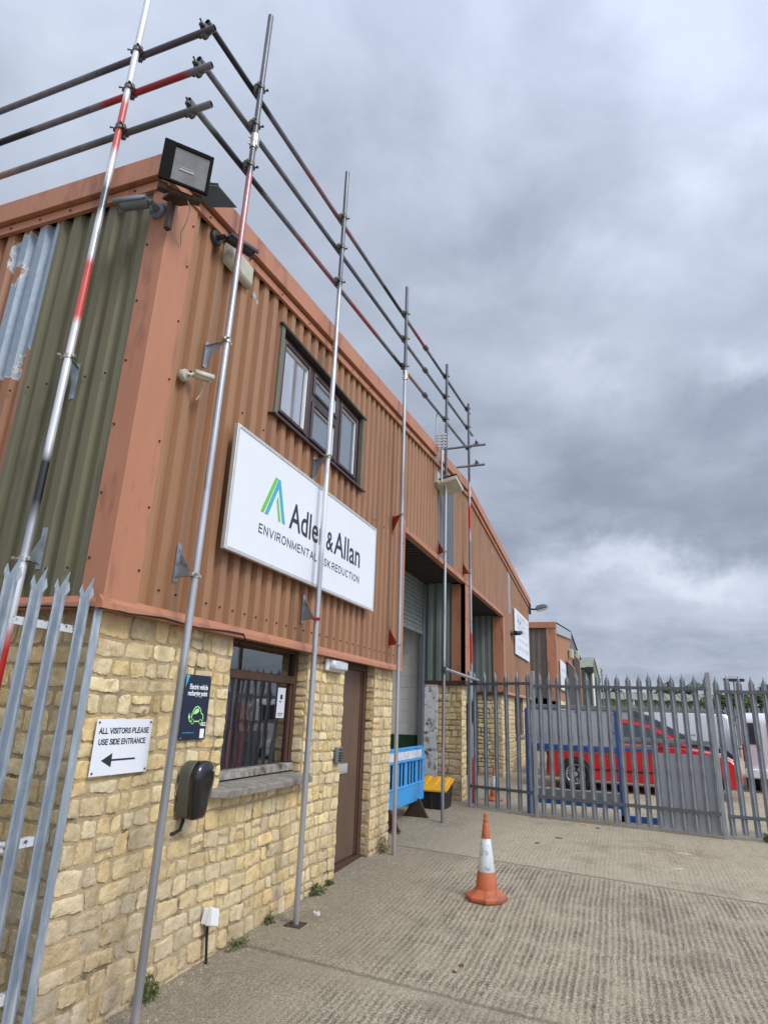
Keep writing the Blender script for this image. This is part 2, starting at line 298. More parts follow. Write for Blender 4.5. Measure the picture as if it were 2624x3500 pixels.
    bp = N(t, 'ShaderNodeBump', i_Strength=1., i_Distance=.011); t.links.new(h, bp.inputs['Height']); t.links.new(bp.outputs[0], b.inputs['Normal'])
    MATS['ribbed_concrete'] = m
ground_mat()

# ------------------------------------------------------------------ mesh helpers
def origin(o):
    v = Vector((0, 0, 0))
    while o is not None: v += o.location; o = o.parent
    return v
class MB:
    def __init__(s): s.v = []; s.f = []; s.c = None; s.sm = []
    def add(s, vs, fs, sm=False):
        n = len(s.v); s.v += [Vector(p) for p in vs]; s.f += [tuple(i+n for i in f) for f in fs]; s.sm += [sm]*len(fs); return s
    def box(s, x0, x1, y0, y1, z0, z1, M=None):
        vs = [Vector((x, y, z)) for z in (z0, z1) for y in (y0, y1) for x in (x0, x1)]
        if M: vs = [M @ v for v in vs]
        return s.add(vs, [(0, 2, 3, 1), (4, 5, 7, 6), (0, 1, 5, 4), (2, 6, 7, 3), (0, 4, 6, 2), (1, 3, 7, 5)])
    def bbox(s, x0, x1, y0, y1, z0, z1, b=.004, M=None):   # box with chamfered edges
        vs = []; fs = []
        X = (x0, x1); Y = (y0, y1); Z = (z0, z1); idx = {}
        for i in (0, 1):
            for j in (0, 1):
                for k in (0, 1):
                    sx, sy, sz = 1-2*i, 1-2*j, 1-2*k
                    for a, (dx, dy, dz) in enumerate(((0, 1, 1), (1, 0, 1), (1, 1, 0))):
                        idx[i, j, k, a] = len(vs); vs.append(Vector((X[i]+sx*b*dx, Y[j]+sy*b*dy, Z[k]+sz*b*dz)))
        q = lambda *t: fs.append(tuple(idx[e] for e in t))
        for i in (0, 1):
            o = [(i, 0, 0, 0), (i, 1, 0, 0), (i, 1, 1, 0), (i, 0, 1, 0)]; q(*(o if i else o[::-1]))
            o = [(0, i, 0, 1), (0, i, 1, 1), (1, i, 1, 1), (1, i, 0, 1)]; q(*(o if i else o[::-1]))
            o = [(0, 0, i, 2), (1, 0, i, 2), (1, 1, i, 2), (0, 1, i, 2)]; q(*(o if i else o[::-1]))
        for i in (0, 1):
            for j in (0, 1):
                o = [(i, j, 0, 0), (i, j, 1, 0), (i, j, 1, 1), (i, j, 0, 1)]; q(*(o if i == j else o[::-1]))
                o = [(i, 0, j, 2), (i, 1, j, 2), (i, 1, j, 0), (i, 0, j, 0)]; q(*(o if i == j else o[::-1]))
                o = [(0, i, j, 1), (1, i, j, 1), (1, i, j, 2), (0, i, j, 2)]; q(*(o if i == j else o[::-1]))
                for k in (0, 1):
                    o = [(i, j, k, 0), (i, j, k, 1), (i, j, k, 2)]; q(*(o if (i+j+k) % 2 else o[::-1]))
        if M: vs = [M @ v for v in vs]
        return s.add(vs, fs)
    def tube(s, pts, r, n=12, cap=True, hollow=0, sm=True):
        pts = [Vector(p) for p in pts]; rs = r if isinstance(r, (list, tuple)) else [r]*len(pts)
        d0 = (pts[1]-pts[0]).normalized(); a = d0.orthogonal().normalized(); vs = []; fs = []
        for i, p in enumerate(pts):
            d = (pts[min(i+1, len(pts)-1)]-pts[max(i-1, 0)]).normalized()
            a = (a-d*a.dot(d)).normalized(); b = d.cross(a)
            vs += [p+(a*math.cos(2*PI*k/n)+b*math.sin(2*PI*k/n))*rs[i] for k in range(n)]
        for i in range(len(pts)-1):
            for k in range(n): fs.append((i*n+k, i*n+(k+1) % n, (i+1)*n+(k+1) % n, (i+1)*n+k))
        s.add(vs, fs, sm)
        if hollow:
            for end, sg in ((0, 1), (len(pts)-1, -1)):
                ring = vs[end*n:end*n+n]; c = pts[end]; d = (pts[1]-pts[0]).normalized() if end == 0 else (pts[-2]-pts[-1]).normalized()
                inn = [c+(p-c)*hollow for p in ring]; dp = [p+d*.12 for p in inn]
                fo = [(k, (k+1) % n, n+(k+1) % n, n+k) for k in range(n)]+[(n+k, n+(k+1) % n, 2*n+(k+1) % n, 2*n+k) for k in range(n)]+[tuple(range(2*n, 3*n))]
                if sg > 0: fo = [f[::-1] for f in fo]
                s.add(ring+inn+dp, fo)
        elif cap: s.add(vs[:n], [tuple(range(n))[::-1]]); s.add(vs[-n:], [tuple(range(n))])
        return s
    def prism(s, poly, fn, w0, w1):     # poly (u,v) extruded from w0 to w1; fn(u,v,w) -> point
        n = len(poly); vs = [fn(u, v, w0) for u, v in poly]+[fn(u, v, w1) for u, v in poly]
        return s.add(vs, [tuple(range(n))[::-1], tuple(range(n, 2*n))]+[(i, (i+1) % n, n+(i+1) % n, n+i) for i in range(n)])
    def build(s, name, m, parent=None, cols=None, bevel=0, recalc=True):
        me = bpy.data.meshes.new(name); o0 = origin(parent)
        me.from_pydata([v-o0 for v in s.v], [], s.f); me.update()
        if recalc:
            import bmesh
            bm = bmesh.new(); bm.from_mesh(me); bmesh.ops.recalc_face_normals(bm, faces=bm.faces); bm.to_mesh(me); bm.free()
        me.polygons.foreach_set('use_smooth', s.sm)
        if cols or s.c:
            a = me.color_attributes.new('Col', 'FLOAT_COLOR', 'POINT'); cc = cols or s.c
            for i, c in enumerate(cc): a.data[i].color = c if len(c) == 4 else (*c, 1)
        me.materials.append(MATS[m]); o = bpy.data.objects.new(name, me); COL.objects.link(o)
        if parent: o.parent = parent
        if bevel:
            b = o.modifiers.new('b', 'BEVEL'); b.width = bevel; b.segments = 2; b.limit_method = 'ANGLE'
        return o
def tag(o, label=None, cat=None, group=None, kind=None):
    if label: o['label'] = label
    if cat: o['category'] = cat
    if group: o['group'] = group
    if kind: o['kind'] = kind
    return o
def thing(name, loc, label, cat, group=None):
    o = bpy.data.objects.new(name, None); COL.objects.link(o); o.location = loc; o.empty_display_size = .1
    return tag(o, label, cat, group)
def dup(o, parent=None):
    c = o.copy(); COL.objects.link(c); c.parent = parent
    for ch in list(o.children): dup(ch, c)
    return c
def text(s, size, m, parent, name, at, axes, bold=0., align='LEFT', sx=1., depth=.001, space=1., fit=None):
    cu = bpy.data.curves.new(name, 'FONT'); cu.body = s; cu.size = size; cu.align_x = align; cu.offset = bold; cu.extrude = depth; cu.space_character = space; cu.resolution_u = 3
    to = bpy.data.objects.new('tmp', cu); COL.objects.link(to)
    dg = bpy.context.evaluated_depsgraph_get(); me = bpy.data.meshes.new_from_object(to.evaluated_get(dg)); bpy.data.objects.remove(to)
    ux, uy, uz = (Vector(a) for a in axes); o0 = origin(parent); sy = 1.
    if fit:
        xs = [v.co.x for v in me.vertices]; ys_ = [v.co.y for v in me.vertices if v.co.y > -1e9]; x_0 = min(xs); sx = fit[0]/(max(xs)-x_0); sy = fit[1]/max(ys_)
        for v in me.vertices: v.co.x -= x_0
    for v in me.vertices: v.co = Vector(at)-o0+ux*v.co.x*sx+uy*v.co.y*sy+uz*v.co.z
    me.materials.clear(); me.materials.append(MATS[m]); me.name = name
    o = bpy.data.objects.new(name, me); COL.objects.link(o); o.parent = parent; return o
def arc(cx, cy, rx, ry, a0, a1, n=9): return [(cx+rx*math.cos(rad(a0+(a1-a0)*i/n)), cy+ry*math.sin(rad(a0+(a1-a0)*i/n))) for i in range(n+1)]
GL = {   # monoline capitals, height 1: (width, strokes)
 'A': (.72, [[(0, 0), (.36, 1), (.72, 0)], [(.13, .33), (.59, .33)]]), 'L': (.52, [[(0, 1), (0, 0), (.52, 0)]]), 'V': (.70, [[(0, 1), (.35, 0), (.70, 1)]]), 'I': (.0, [[(0, 0), (0, 1)]]),
 'S': (.60, [arc(.30, .75, .27, .25, 25, 190, 8)+arc(.30, .26, .30, .26, 110, -165, 12)[1:]]), 'T': (.64, [[(.32, 0), (.32, 1)], [(0, 1), (.64, 1)]]), 'O': (.76, [arc(.38, .5, .38, .5, 90, 450, 20)]),
 'R': (.62, [[(0, 0), (0, 1), (.34, 1)]+arc(.34, .74, .26, .26, 80, -80, 7)+[(.34, .48), (0, .48)], [(.32, .48), (.62, 0)]]), 'P': (.60, [[(0, 0), (0, 1), (.34, 1)]+arc(.34, .73, .26, .27, 80, -80, 7)+[(.34, .46), (0, .46)]]),
 'E': (.54, [[(.54, 1), (0, 1), (0, 0), (.54, 0)], [(0, .52), (.50, .52)]]), 'U': (.64, [[(0, 1), (0, .32)]+arc(.32, .32, .32, .32, 190, 350, 9)+[(.64, .32), (.64, 1)]]), 'D': (.68, [[(0, 0), (0, 1), (.28, 1)]+arc(.28, .5, .40, .5, 80, -80, 10)+[(.28, 0), (0, 0)]]),
 'N': (.66, [[(0, 0), (0, 1), (.66, 0), (.66, 1)]]), 'C': (.68, [arc(.38, .5, .38, .5, 48, 312, 14)]), 'M': (.80, [[(0, 0), (0, 1), (.40, .1), (.80, 1), (.80, 0)]]), 'K': (.62, [[(0, 0), (0, 1)], [(.60, 1), (.03, .40)], [(.20, .56), (.62, 0)]]),
 'B': (.60, [[(0, 0), (0, 1), (.32, 1)]+arc(.32, .76, .24, .24, 80, -80, 7)+[(.32, .52), (0, .52)], [(.32, .52)]+arc(.33, .26, .27, .26, 80, -80, 7)+[(.3, 0), (0, 0)]]), 'Z': (.60, [[(0, 1), (.60, 1), (0, 0), (.60, 0)]])}
def ribbon(mb, pts, w, x, th=.0008):
    P = [Vector(p) for p in pts]; n = len(P); Lf, Rt = [], []
    for i in range(n):
        d0 = (P[i]-P[i-1]).normalized() if i else None; d1 = (P[i+1]-P[i]).normalized() if i < n-1 else None
        if d0 is None: d = d1; p = P[i]-d*w*.5 if pts[0] != pts[-1] else P[i]; m_ = 1
        elif d1 is None: d = d0; p = P[i]+d*w*.5 if pts[0] != pts[-1] else P[i]; m_ = 1
        else: d = (d0+d1); d = d.normalized() if d.length > .05 else d0; p = P[i]; m_ = min(2.6, 1/max(.3, d.dot(d0)))
        nrm_ = Vector((-d.y, d.x))*w*.5*m_; Lf.append(p+nrm_); Rt.append(p-nrm_)
    b = len(mb.v)
    for q in Lf+Rt: mb.v.append(Vector((x+th, q.x, q.y)))
    for i in range(n-1): mb.f.append((b+n+i, b+n+i+1, b+i+1, b+i)); mb.sm.append(False)
def caps(txt, width, height, wt, m_, parent, at, gap=.26, word=.42):
    """sans capitals on a face looking towards +X; at = (x, y, z) of the lower left corner"""
    tot = 0; pos = []
    for c in txt:
        if c == ' ': tot += word-gap; pos.append(None); continue
        pos.append(tot); tot += GL[c][0]+gap
    tot -= gap; k = width/(tot*height) if tot else 1; mb = MB(); j = 0
    for c, p in zip(txt, pos):
        if p is None: continue
        for st in GL[c][1]:
            j += 1; ribbon(mb, [(at[1]+(p+u)*height*k, at[2]+v*height) for u, v in st], wt, at[0]+.0001*(j % 3))
    return mb.build('lettering', m_, parent, recalc=False)
FX = ((0, 1, 0), (0, 0, 1), (1, 0, 0))       # lettering on a face that looks towards +X
GP = [(-60, -.3), (-6, -.16), (0, -.07), (2.3, -.028), (4.6, .045), (8, .105), (12, .165), (20, .28), (60, .28), (900, .28)]
def gz(y):                                   # the yard rises gently away from the viewer
    for (a, za), (b, zb) in zip(GP, GP[1:]):
        if y <= b: return za+(zb-za)*(y-a)/(b-a)
    return .28

# ------------------------------------------------------------------ ground
g = MB()
ys = [p[0] for p in GP]
for y in ys:
    for x in (-400, -.001, 400): g.v.append(Vector((x, y, gz(y))))
for i in range(len(ys)-1):
    for k in (0, 1): g.f.append((i*3+k, i*3+k+1, (i+1)*3+k+1, (i+1)*3+k)); g.sm.append(False)
tag(g.build('ground', 'ribbed_concrete'), kind='structure')

# ------------------------------------------------------------------ main building
B = thing('industrial_unit', (0, 0, 0), 'nearest gabled industrial unit, brown ribbed metal cladding over a cream rubble stone base', 'building', 'gabled industrial units')
YE = 18.4; YR = 9.1
def roof(y): return 5.33+.089*y if y < YR else 5.33+.089*YR-.087*(y-YR)
PITCH = .167
def corr(mb, a0, a1, z0, z1, fn, pitch=PITCH, depth=.042, phase=0.):
    """trapezoid profile sheet; fn(a, d, z) maps along / out / up; z0, z1 numbers or functions"""
    f0 = z0 if callable(z0) else (lambda a: z0); f1 = z1 if callable(z1) else (lambda a: z1)
    pr = [(0, 1), (.42, 1), (.52, 0), (.90, 0), (1.0, 1)]
    pts = []; k = math.floor((a0-phase)/pitch)-1
    def dep(a):
        t = ((a-phase)/pitch) % 1
        for (t0, d0), (t1, d1) in zip(pr, pr[1:]):
            if t0 <= t <= t1: return d0+(d1-d0)*(t-t0)/(t1-t0)
        return 1
    bs = {round(a0, 5), round(a1, 5)}
    while phase+k*pitch < a1+pitch:
        for t, _ in pr[:-1]:
            a = phase+(k+t)*pitch
            if a0 < a < a1: bs.add(round(a, 5))
        k += 1
    bs = sorted(bs); n = len(mb.v)
    for a in bs:
        d = (dep(a)-1)*depth
        mb.v += [Vector(fn(a, d, f0(a))), Vector(fn(a, d, f1(a)))]
    for i in range(len(bs)-1): mb.f.append((n+2*i, n+2*i+2, n+2*i+3, n+2*i+1)); mb.sm.append(False)
fac = lambda a, d, z: (.07+d, a, z)
lef = lambda a, d, z: (a, -.07-d, z)
ZB = 2.15; rt_ = lambda y: roof(y)-.27
m = MB()
corr(m, .18, 1.53, ZB, rt_, fac); corr(m, 1.53, 3.52, ZB, 4.05, fac); corr(m, 1.53, 3.52, 4.97, rt_, fac); corr(m, 3.52, 5.06, ZB, rt_, fac)
corr(m, 5.06, 7.03, 4.06, rt_, fac); corr(m, 8.06, 13.23, 4.06, rt_, fac); corr(m, 13.23, YE-.02, ZB, rt_, fac)
m.build('facade_cladding', 'brown_cladding', B, recalc=False)
m = MB(); corr(m, 7.03, 8.06, 4.06, rt_, fac); tag(m.build('facade_cladding', 'grey_sheet', B, recalc=False), 'dark grey replacement sheet in the brown cladding')
m = MB(); corr(m, 14.35, 14.62, 4.25, 5.53, lambda a, d, z: (.073+d, a, z)); tag(m.build('facade_cladding', 'galvanised', B, recalc=False), 'narrow strip of bare grey cladding')
m = MB(); corr(m, -.97, -.06, ZB, 5.06, lef); tag(m.build('end_wall_cladding', 'olive_cladding', B, recalc=False), 'olive green ribbed cladding beside the corner')
m = MB(); corr(m, -3.2, -.97, ZB, 5.06, lef); tag(m.build('end_wall_cladding', 'peeled_cladding', B, recalc=False), 'brown ribbed cladding with its coating peeled to bare galvanised steel')
m = MB(); corr(m, -12, -3.2, ZB, 5.06, lef); m.build('end_wall_cladding', 'brown_cladding', B, recalc=False)
m = MB(); m.box(-12, 0, YE-.05, YE, 0, 5.1); m.box(-12, -11.95, 0, YE-.05, 0, 5.1); m.build('back_wall', 'brown_cladding', B)
# roof
m = MB()
for (ya, yb) in ((-.02, YR), (YR, YE+.02)):
    for (xa, xb) in ((-12, -4.6), (-1.6, .05)):  # gap left for the added rooflight strips
        za, zb = roof(max(ya, 0))-.06, roof(min(yb, YE))-.06
        m.add([(xa, ya, za), (xb, ya, za), (xb, yb, zb), (xa, yb, zb), (xa, ya, za-.05), (xb, ya, za-.05), (xb, yb, zb-.05), (xa, yb, zb-.05)],
              [(0, 1, 2, 3), (7, 6, 5, 4), (0, 4, 5, 1), (1, 5, 6, 2), (2, 6, 7, 3), (3, 7, 4, 0)])
m.build('roof', 'roof_sheet', B)
m = MB()          # unseen translucent rooflights, added to bring daylight onto the inner blockwork
for (ya, yb) in ((0, YR), (YR, YE)): za, zb = roof(ya)-.07, roof(yb)-.07; m.add([(-4.6, ya, za), (-1.6, ya, za), (-1.6, yb, zb), (-4.6, yb, zb)], [(0, 1, 2, 3)])
m.build('added_rooflight', 'upper_glass', B)
# verge / eave flashing: deep upper band, shadow gap, lower lip
def verge(mb, x, th, top, bot):
    for ya, yb in ((-.14, YR), (YR, YE+.1)):
        za, zb = (roof(ya), roof(yb))
        mb.add([(x, ya, za-bot), (x, yb, zb-bot), (x, yb, zb-top), (x, ya, za-top), (x-th, ya, za-bot), (x-th, yb, zb-bot), (x-th, yb, zb-top), (x-th, ya, za-top)],
               [(0, 1, 2, 3), (7, 6, 5, 4), (0, 4, 5, 1), (3, 2, 6, 7), (0, 3, 7, 4), (1, 5, 6, 2)])
m = MB(); verge(m, .14, .12, .0, .19); m.box(-12, .02, -.14, -.02, 5.13, 5.318)
m.box(.02, .138, -.139, -.02, 5.125, 5.319)
m.build('roof_fascia', 'pink_flashing', B, bevel=.004)
m = MB(); verge(m, .102, .03, .215, .285); m.box(-12, .07, -.102, -.072, 5.045, 5.115)
m.build('lower_trim', 'pink_flashing', B)
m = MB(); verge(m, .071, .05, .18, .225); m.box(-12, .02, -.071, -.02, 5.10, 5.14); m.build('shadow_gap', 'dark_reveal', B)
# corner flashing and base drip
m = MB()
m.add([(-.09, -.085, 2.12), (.085, -.085, 2.12), (.085, .185, 2.12), (-.09, -.085, 5.07), (.085, -.085, 5.07), (.085, .185, 5.07), (-.09, -.06, 2.12), (.06, .185, 2.12), (-.09, -.06, 5.07), (.06, .185, 5.07)],
      [(0, 1, 4, 3), (1, 2, 5, 4), (0, 3, 8, 6), (2, 7, 9, 5)])
m.build('corner_flashing', 'pink_flashing', B, bevel=.003)
m = MB()
def drip(a0, a1):
    m.add([(.06, a0, 2.165), (.075, a0, 2.16), (.105, a0, 2.12), (.108, a0, 2.085), (.06, a0, 2.085), (.06, a1, 2.165), (.075, a1, 2.16), (.105, a1, 2.12), (.108, a1, 2.085), (.06, a1, 2.085)],
          [(0, 1, 6, 5), (1, 2, 7, 6), (2, 3, 8, 7), (3, 4, 9, 8), (0, 4, 3, 2, 1), (5, 6, 7, 8, 9)])
drip(-.105, 5.16); m.build('base_flashing', 'pink_flashing', B); m = MB(); drip(13.2, YE); m.build('base_flashing', 'pink_flashing', B); m = MB()
m.add([(-12, -.06, 2.165), (-12, -.075, 2.16), (-12, -.105, 2.12), (-12, -.108, 2.085), (-12, -.06, 2.085), (.104, -.06, 2.165), (.104, -.075, 2.16), (.104, -.105, 2.12), (.104, -.108, 2.085), (.104, -.06, 2.085)],
      [(0, 1, 6, 5), (1, 2, 7, 6), (2, 3, 8, 7), (3, 4, 9, 8), (0, 4, 3, 2, 1), (5, 6, 7, 8, 9)])
m.box(-12, .06, -.06, .0, 2.09, 2.16); m.box(.0, .06, .001, 5.1, 2.09, 2.16)
m.build('base_flashing', 'pink_flashing', B)
# garage surrounds
m = MB()
m.bbox(.035, .10, 5.03, 5.17, 2.10, 4.16); m.build('door_surround', 'pink_flashing', B)
m = MB(); m.bbox(.0, .098, 5.17, 13.26, 3.99, 4.075)
m.bbox(-.185, .086, 8.93, 9.36, 2.17, 3.99); m.box(.0, .092, 8.93, 8.96, 2.17, 3.985); m.box(.0, .092, 9.14, 9.17, 2.17, 3.985)
m.bbox(-.19, .088, 13.22, 13.45, 2.13, 3.99)
m.build('door_surround', 'pink_flashing', B)
m = MB(); m.bbox(-.72, .09, 8.90, 9.36, 2.10, 2.168); m.build('ledge', 'timber_brown', B); m = MB(); m.bbox(-.72, .03, 13.18, 13.40, 2.06, 2.128)
m.build('ledge', 'timber_brown', B)
# soffits of the door recesses, ribbed
m = MB()
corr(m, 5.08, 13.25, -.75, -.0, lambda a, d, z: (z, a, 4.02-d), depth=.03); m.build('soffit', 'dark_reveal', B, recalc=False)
m = MB()
corr(m, -.75, -.185, 2.16, 4.02, lambda a, d, z: (a, 8.93-d, z), phase=.02, depth=.04); m.build('recess_sheeting', 'reveal_sheet', B, recalc=False); m = MB()
corr(m, -.75, -.185, 2.12, 4.02, lambda a, d, z: (a, 13.25-d, z), phase=.02, depth=.04)
m.build('recess_sheeting', 'reveal_sheet', B, recalc=False)
# roller shutters
def shutter(y0, y1, zb):
    mb = MB(); z = zb
    while z < 4.0:
        mb.add([(-.75, y0, z), (-.735, y0, z+.012), (-.728, y0, z+.04), (-.735, y0, z+.068), (-.75, y0, z+.08), (-.75, y1, z), (-.735, y1, z+.012), (-.728, y1, z+.04), (-.735, y1, z+.068), (-.75, y1, z+.08)],
               [(0, 1, 6, 5), (1, 2, 7, 6), (2, 3, 8, 7), (3, 4, 9, 8), (5, 9, 4, 0)]); z += .08
    mb.box(-.765, -.72, y0, y1, zb-.07, zb)
    return mb.build('roller_shutter', 'shutter', B, recalc=False)
shutter(5.1, 8.85, 3.08); shutter(9.4, 13.2, 1.9)
for (a, b_) in ((8.83, 8.925), (5.09, 5.16), (9.37, 9.45), (13.15, 13.24)): m = MB(); m.bbox(-.79, -.70, a, b_, .08, 4.0); m.build('shutter_guide', 'grey_sheet', B)
# interior of the open unit: painted blockwork party wall, green dado
m = MB(); 
zz = .1; r_ = 0
while zz < 4.2:
    x = -.80-(.22 if r_ % 2 else 0); 
    if r_ % 2: m.bbox(x+.004, -.80, 8.99, 9.10, zz+.004, zz+.21, .005)
    while x > -6: m.bbox(x-.436, x-.004, 8.99, 9.10, zz+.004, zz+.21, .005); x -= .44
    zz += .214; r_ += 1
m.box(-6, -.8, 9.0, 9.3, 0, 4.3); m.build('inner_blockwork', 'blockwork', B)
m = MB(); m.box(-6, -.80, 8.95, 8.985, .0, 1.18); m.build('green_dado', 'green_paint', B)
m = MB(); m.box(-6.1, -6.0, 0, 18, 0, 4.3); m.box(-6, -.2, 5.09, 5.0, 0, 4.3); m.build('inner_wall', 'interior_grey', B)
m = MB(); m.box(-.74, -.16, 9.10, 9.34, 0, 4.0); m.build('recess_core', 'interior_grey', B); m = MB(); m.box(-1.0, -.2, 13.26, 13.5, 0, 4.0); m.build('recess_core', 'interior_grey', B)
m = MB(); m.bbox(-.695, -.44, 8.915, 8.99, gz(9)-.02, 2.10); tag(m.build('jamb_board', 'peeling_white', B), 'white painted board with flaking paint')

# --- rubble stone walls
SC = [(.86, .69, .38), (.80, .62, .33), (.90, .75, .46), (.76, .60, .33), (.83, .67, .40), (.79, .65, .41), (.85, .64, .33)]
def stones(mb, u0, u1, v0, v1, fn, course=(.08, .145), wid=(.08, .26), res=.022, rng=random, dirty=.5, openings=(), edge=(0, 0)):
    cols = mb.c if mb.c is not None else []; mb.c = cols
    v = v0; seed = rng.random()*100
    def axis(L, n):            # a thin arris ring, then an even grid
        e = min(.007, L*.12); r = [0, e*.5, e*1.6]+[e*1.6+(L-e*3.2)*k/n for k in range(1, n)]+[L-e*1.6, L-e*.5, L]; return r
    def stone(a0, a1, b0, b1):
        g = .005+rng.random()*.007; g2 = .005+rng.random()*.007
        a0_, a1_, b0_, b1_ = a0+g, a1-g2, b0+g2, b1-g
        La, Lb = a1_-a0_, b1_-b0_
        if La < .02 or Lb < .02: return
        A = axis(La, max(2, int(La/res))); Bx = axis(Lb, max(2, int(Lb/res))); n = len(mb.v); nx, ny = len(A)-1, len(Bx)-1
        c = rng.choice(SC); k = .86+rng.random()*.22
        if rng.random() < .16: c = tuple(x*.6+y*.4 for x, y in zip(c, (.62, .55, .40)))
        pr = .004+rng.random()*.007; tx, ty = (rng.random()-.5)*.012, (rng.random()-.5)*.012
        sh = [(rng.random()-.5)*.030 for _ in range(4)]
        for j, tb in enumerate(Bx):
            for i, sa in enumerate(A):
                s_, t_ = sa/La, tb/Lb
                a = a0_+sa; b = b0_+tb
                a += sh[0]*(1-s_)*(t_-.5)+sh[1]*s_*(t_-.5); b += sh[2]*(1-t_)*(s_-.5)+sh[3]*t_*(s_-.5)
                q = Vector((a*11+seed, b*11, 3.3))
                wob = noise.noise_vector(q*1.3)*.006+noise.noise_vector(q*6)*.006
                b += noise.noise(Vector((a*1.7+seed, v0+b*.6, .7)))*.022
                ds, dt = s_-.5, t_-.5; cn = max(0, abs(ds)+abs(dt)-.86)*.05
                ds0 = max(0, min(1, sa/.02, (La-sa)/.02)); dt0 = max(0, min(1, tb/.02, (Lb-tb)/.02))
                a += wob.x-math.copysign(cn, ds); b += wob.y-math.copysign(cn, dt)
                ring = min(i, nx-i, j, ny-j)
                w = -.006 if ring == 0 else (pr*.8 if ring == 1 else pr)+tx*ds+ty*dt+noise.noise(q*1.9)*.004+abs(noise.noise(q*5))*.007-.002+noise.noise(q*12)*.0018
                mb.v.append(Vector(fn(a, b, w)))
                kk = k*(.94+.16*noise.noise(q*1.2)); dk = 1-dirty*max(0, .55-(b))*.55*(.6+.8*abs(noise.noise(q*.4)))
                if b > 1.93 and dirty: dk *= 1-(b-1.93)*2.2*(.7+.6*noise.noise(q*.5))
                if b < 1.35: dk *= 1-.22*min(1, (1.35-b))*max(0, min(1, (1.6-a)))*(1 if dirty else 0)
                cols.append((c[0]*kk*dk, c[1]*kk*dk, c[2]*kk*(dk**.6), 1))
        for j in range(ny):
            for i in range(nx):
                e = n+j*(nx+1)+i; mb.f.append((e, e+1, e+nx+2, e+nx+1)); mb.sm.append(min(i, nx-1-i, j, ny-1-j) > 1)
    while v < v1-.02:
        h = course[0]+rng.random()*(course[1]-course[0])
        if abs(v1-2.1) < .02 and v > 1.98: h = v1-v
        if v1-v-h < course[0]*.7: h = v1-v
        u = u0-rng.random()*.02*0
        spans = [(u0, u1)]
        for (p0, p1, q0, q1) in openings:
            if v+h*.5 > q0 and v+h*.5 < q1:
                ns = []
                for (s0, s1) in spans:
                    if p0 > s0: ns.append((s0, min(p0, s1)))
                    if p1 < s1: ns.append((max(p1, s0), s1))
                spans = [x for x in ns if x[1]-x[0] > .03]
        for (s0, s1) in spans:
            u = s0
            while u < s1-.01:
                w_ = wid[0]+rng.random()**1.2*(wid[1]-wid[0])
                if s1-u-w_ < wid[0]*.7: w_ = s1-u
                if h > .118 and rng.random() < .22 and w_ < .22:
                    sp = v+h*(.4+.2*rng.random()); stone(u, u+w_, v, sp); stone(u, u+w_, sp, v+h)
                else:
                    stone(u, u+w_, v, v+h)
                u += w_
        v += h
fw = lambda u, v, w: (w, u, v)
lw = lambda u, v, w: (-u, -w, v)
# facade stonework with window and door openings
wm = MB(); wm.box(-.18, 0, .2, 1.37, -.25, 2.12); wm.box(-.18, 0, 1.37, 2.66, -.25, 1.0); wm.box(-.18, 0, 2.66, 3.53, -.25, 2.12); wm.box(-.4, 0, 4.44, 5.08, -.25, 2.12)
mw = wm.build('stone_wall', 'mortar', B)
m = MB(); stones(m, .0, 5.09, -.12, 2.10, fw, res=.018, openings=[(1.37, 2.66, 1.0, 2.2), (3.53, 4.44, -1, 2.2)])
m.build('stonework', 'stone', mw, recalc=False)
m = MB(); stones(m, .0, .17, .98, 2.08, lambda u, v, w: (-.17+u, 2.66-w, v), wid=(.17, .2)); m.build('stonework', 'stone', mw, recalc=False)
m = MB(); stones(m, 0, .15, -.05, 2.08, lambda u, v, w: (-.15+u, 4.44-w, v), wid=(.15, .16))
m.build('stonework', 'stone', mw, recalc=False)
# end wall
wm = MB(); wm.box(-12, .0, 0, .2, -.25, 2.12); me_ = wm.build('stone_wall', 'mortar', B)
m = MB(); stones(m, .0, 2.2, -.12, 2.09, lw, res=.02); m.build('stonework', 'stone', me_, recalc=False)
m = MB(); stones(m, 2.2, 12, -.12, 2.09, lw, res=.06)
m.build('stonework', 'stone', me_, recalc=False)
# pier between the doors and stone base beyond
wm = MB(); wm.box(-.44, .0, 8.95, 9.35, -.1, 2.1); mp_ = wm.build('stone_pier', 'mortar', B)
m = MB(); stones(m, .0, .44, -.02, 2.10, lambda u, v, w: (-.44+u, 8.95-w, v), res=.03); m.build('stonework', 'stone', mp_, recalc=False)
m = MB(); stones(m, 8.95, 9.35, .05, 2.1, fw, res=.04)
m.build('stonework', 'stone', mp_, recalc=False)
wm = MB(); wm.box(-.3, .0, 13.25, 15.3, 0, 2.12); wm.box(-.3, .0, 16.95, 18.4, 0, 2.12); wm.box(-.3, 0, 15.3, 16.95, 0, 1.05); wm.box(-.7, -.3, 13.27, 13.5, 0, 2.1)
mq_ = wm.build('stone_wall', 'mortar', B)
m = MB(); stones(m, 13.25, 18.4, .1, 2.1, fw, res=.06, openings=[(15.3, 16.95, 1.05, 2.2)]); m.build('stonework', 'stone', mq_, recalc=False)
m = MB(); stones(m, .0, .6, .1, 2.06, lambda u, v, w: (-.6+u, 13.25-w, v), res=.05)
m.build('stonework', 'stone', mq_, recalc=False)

# --- upper window (frame, transoms, panes)
def window_bars(mb, xf, xb, bars):
    for (y0, y1, z0, z1) in bars: mb.bbox(xb, xf, y0, y1, z0, z1, .006)
F = MB()
y0, y1, z0, z1 = 1.56, 3.50, 4.08, 4.95
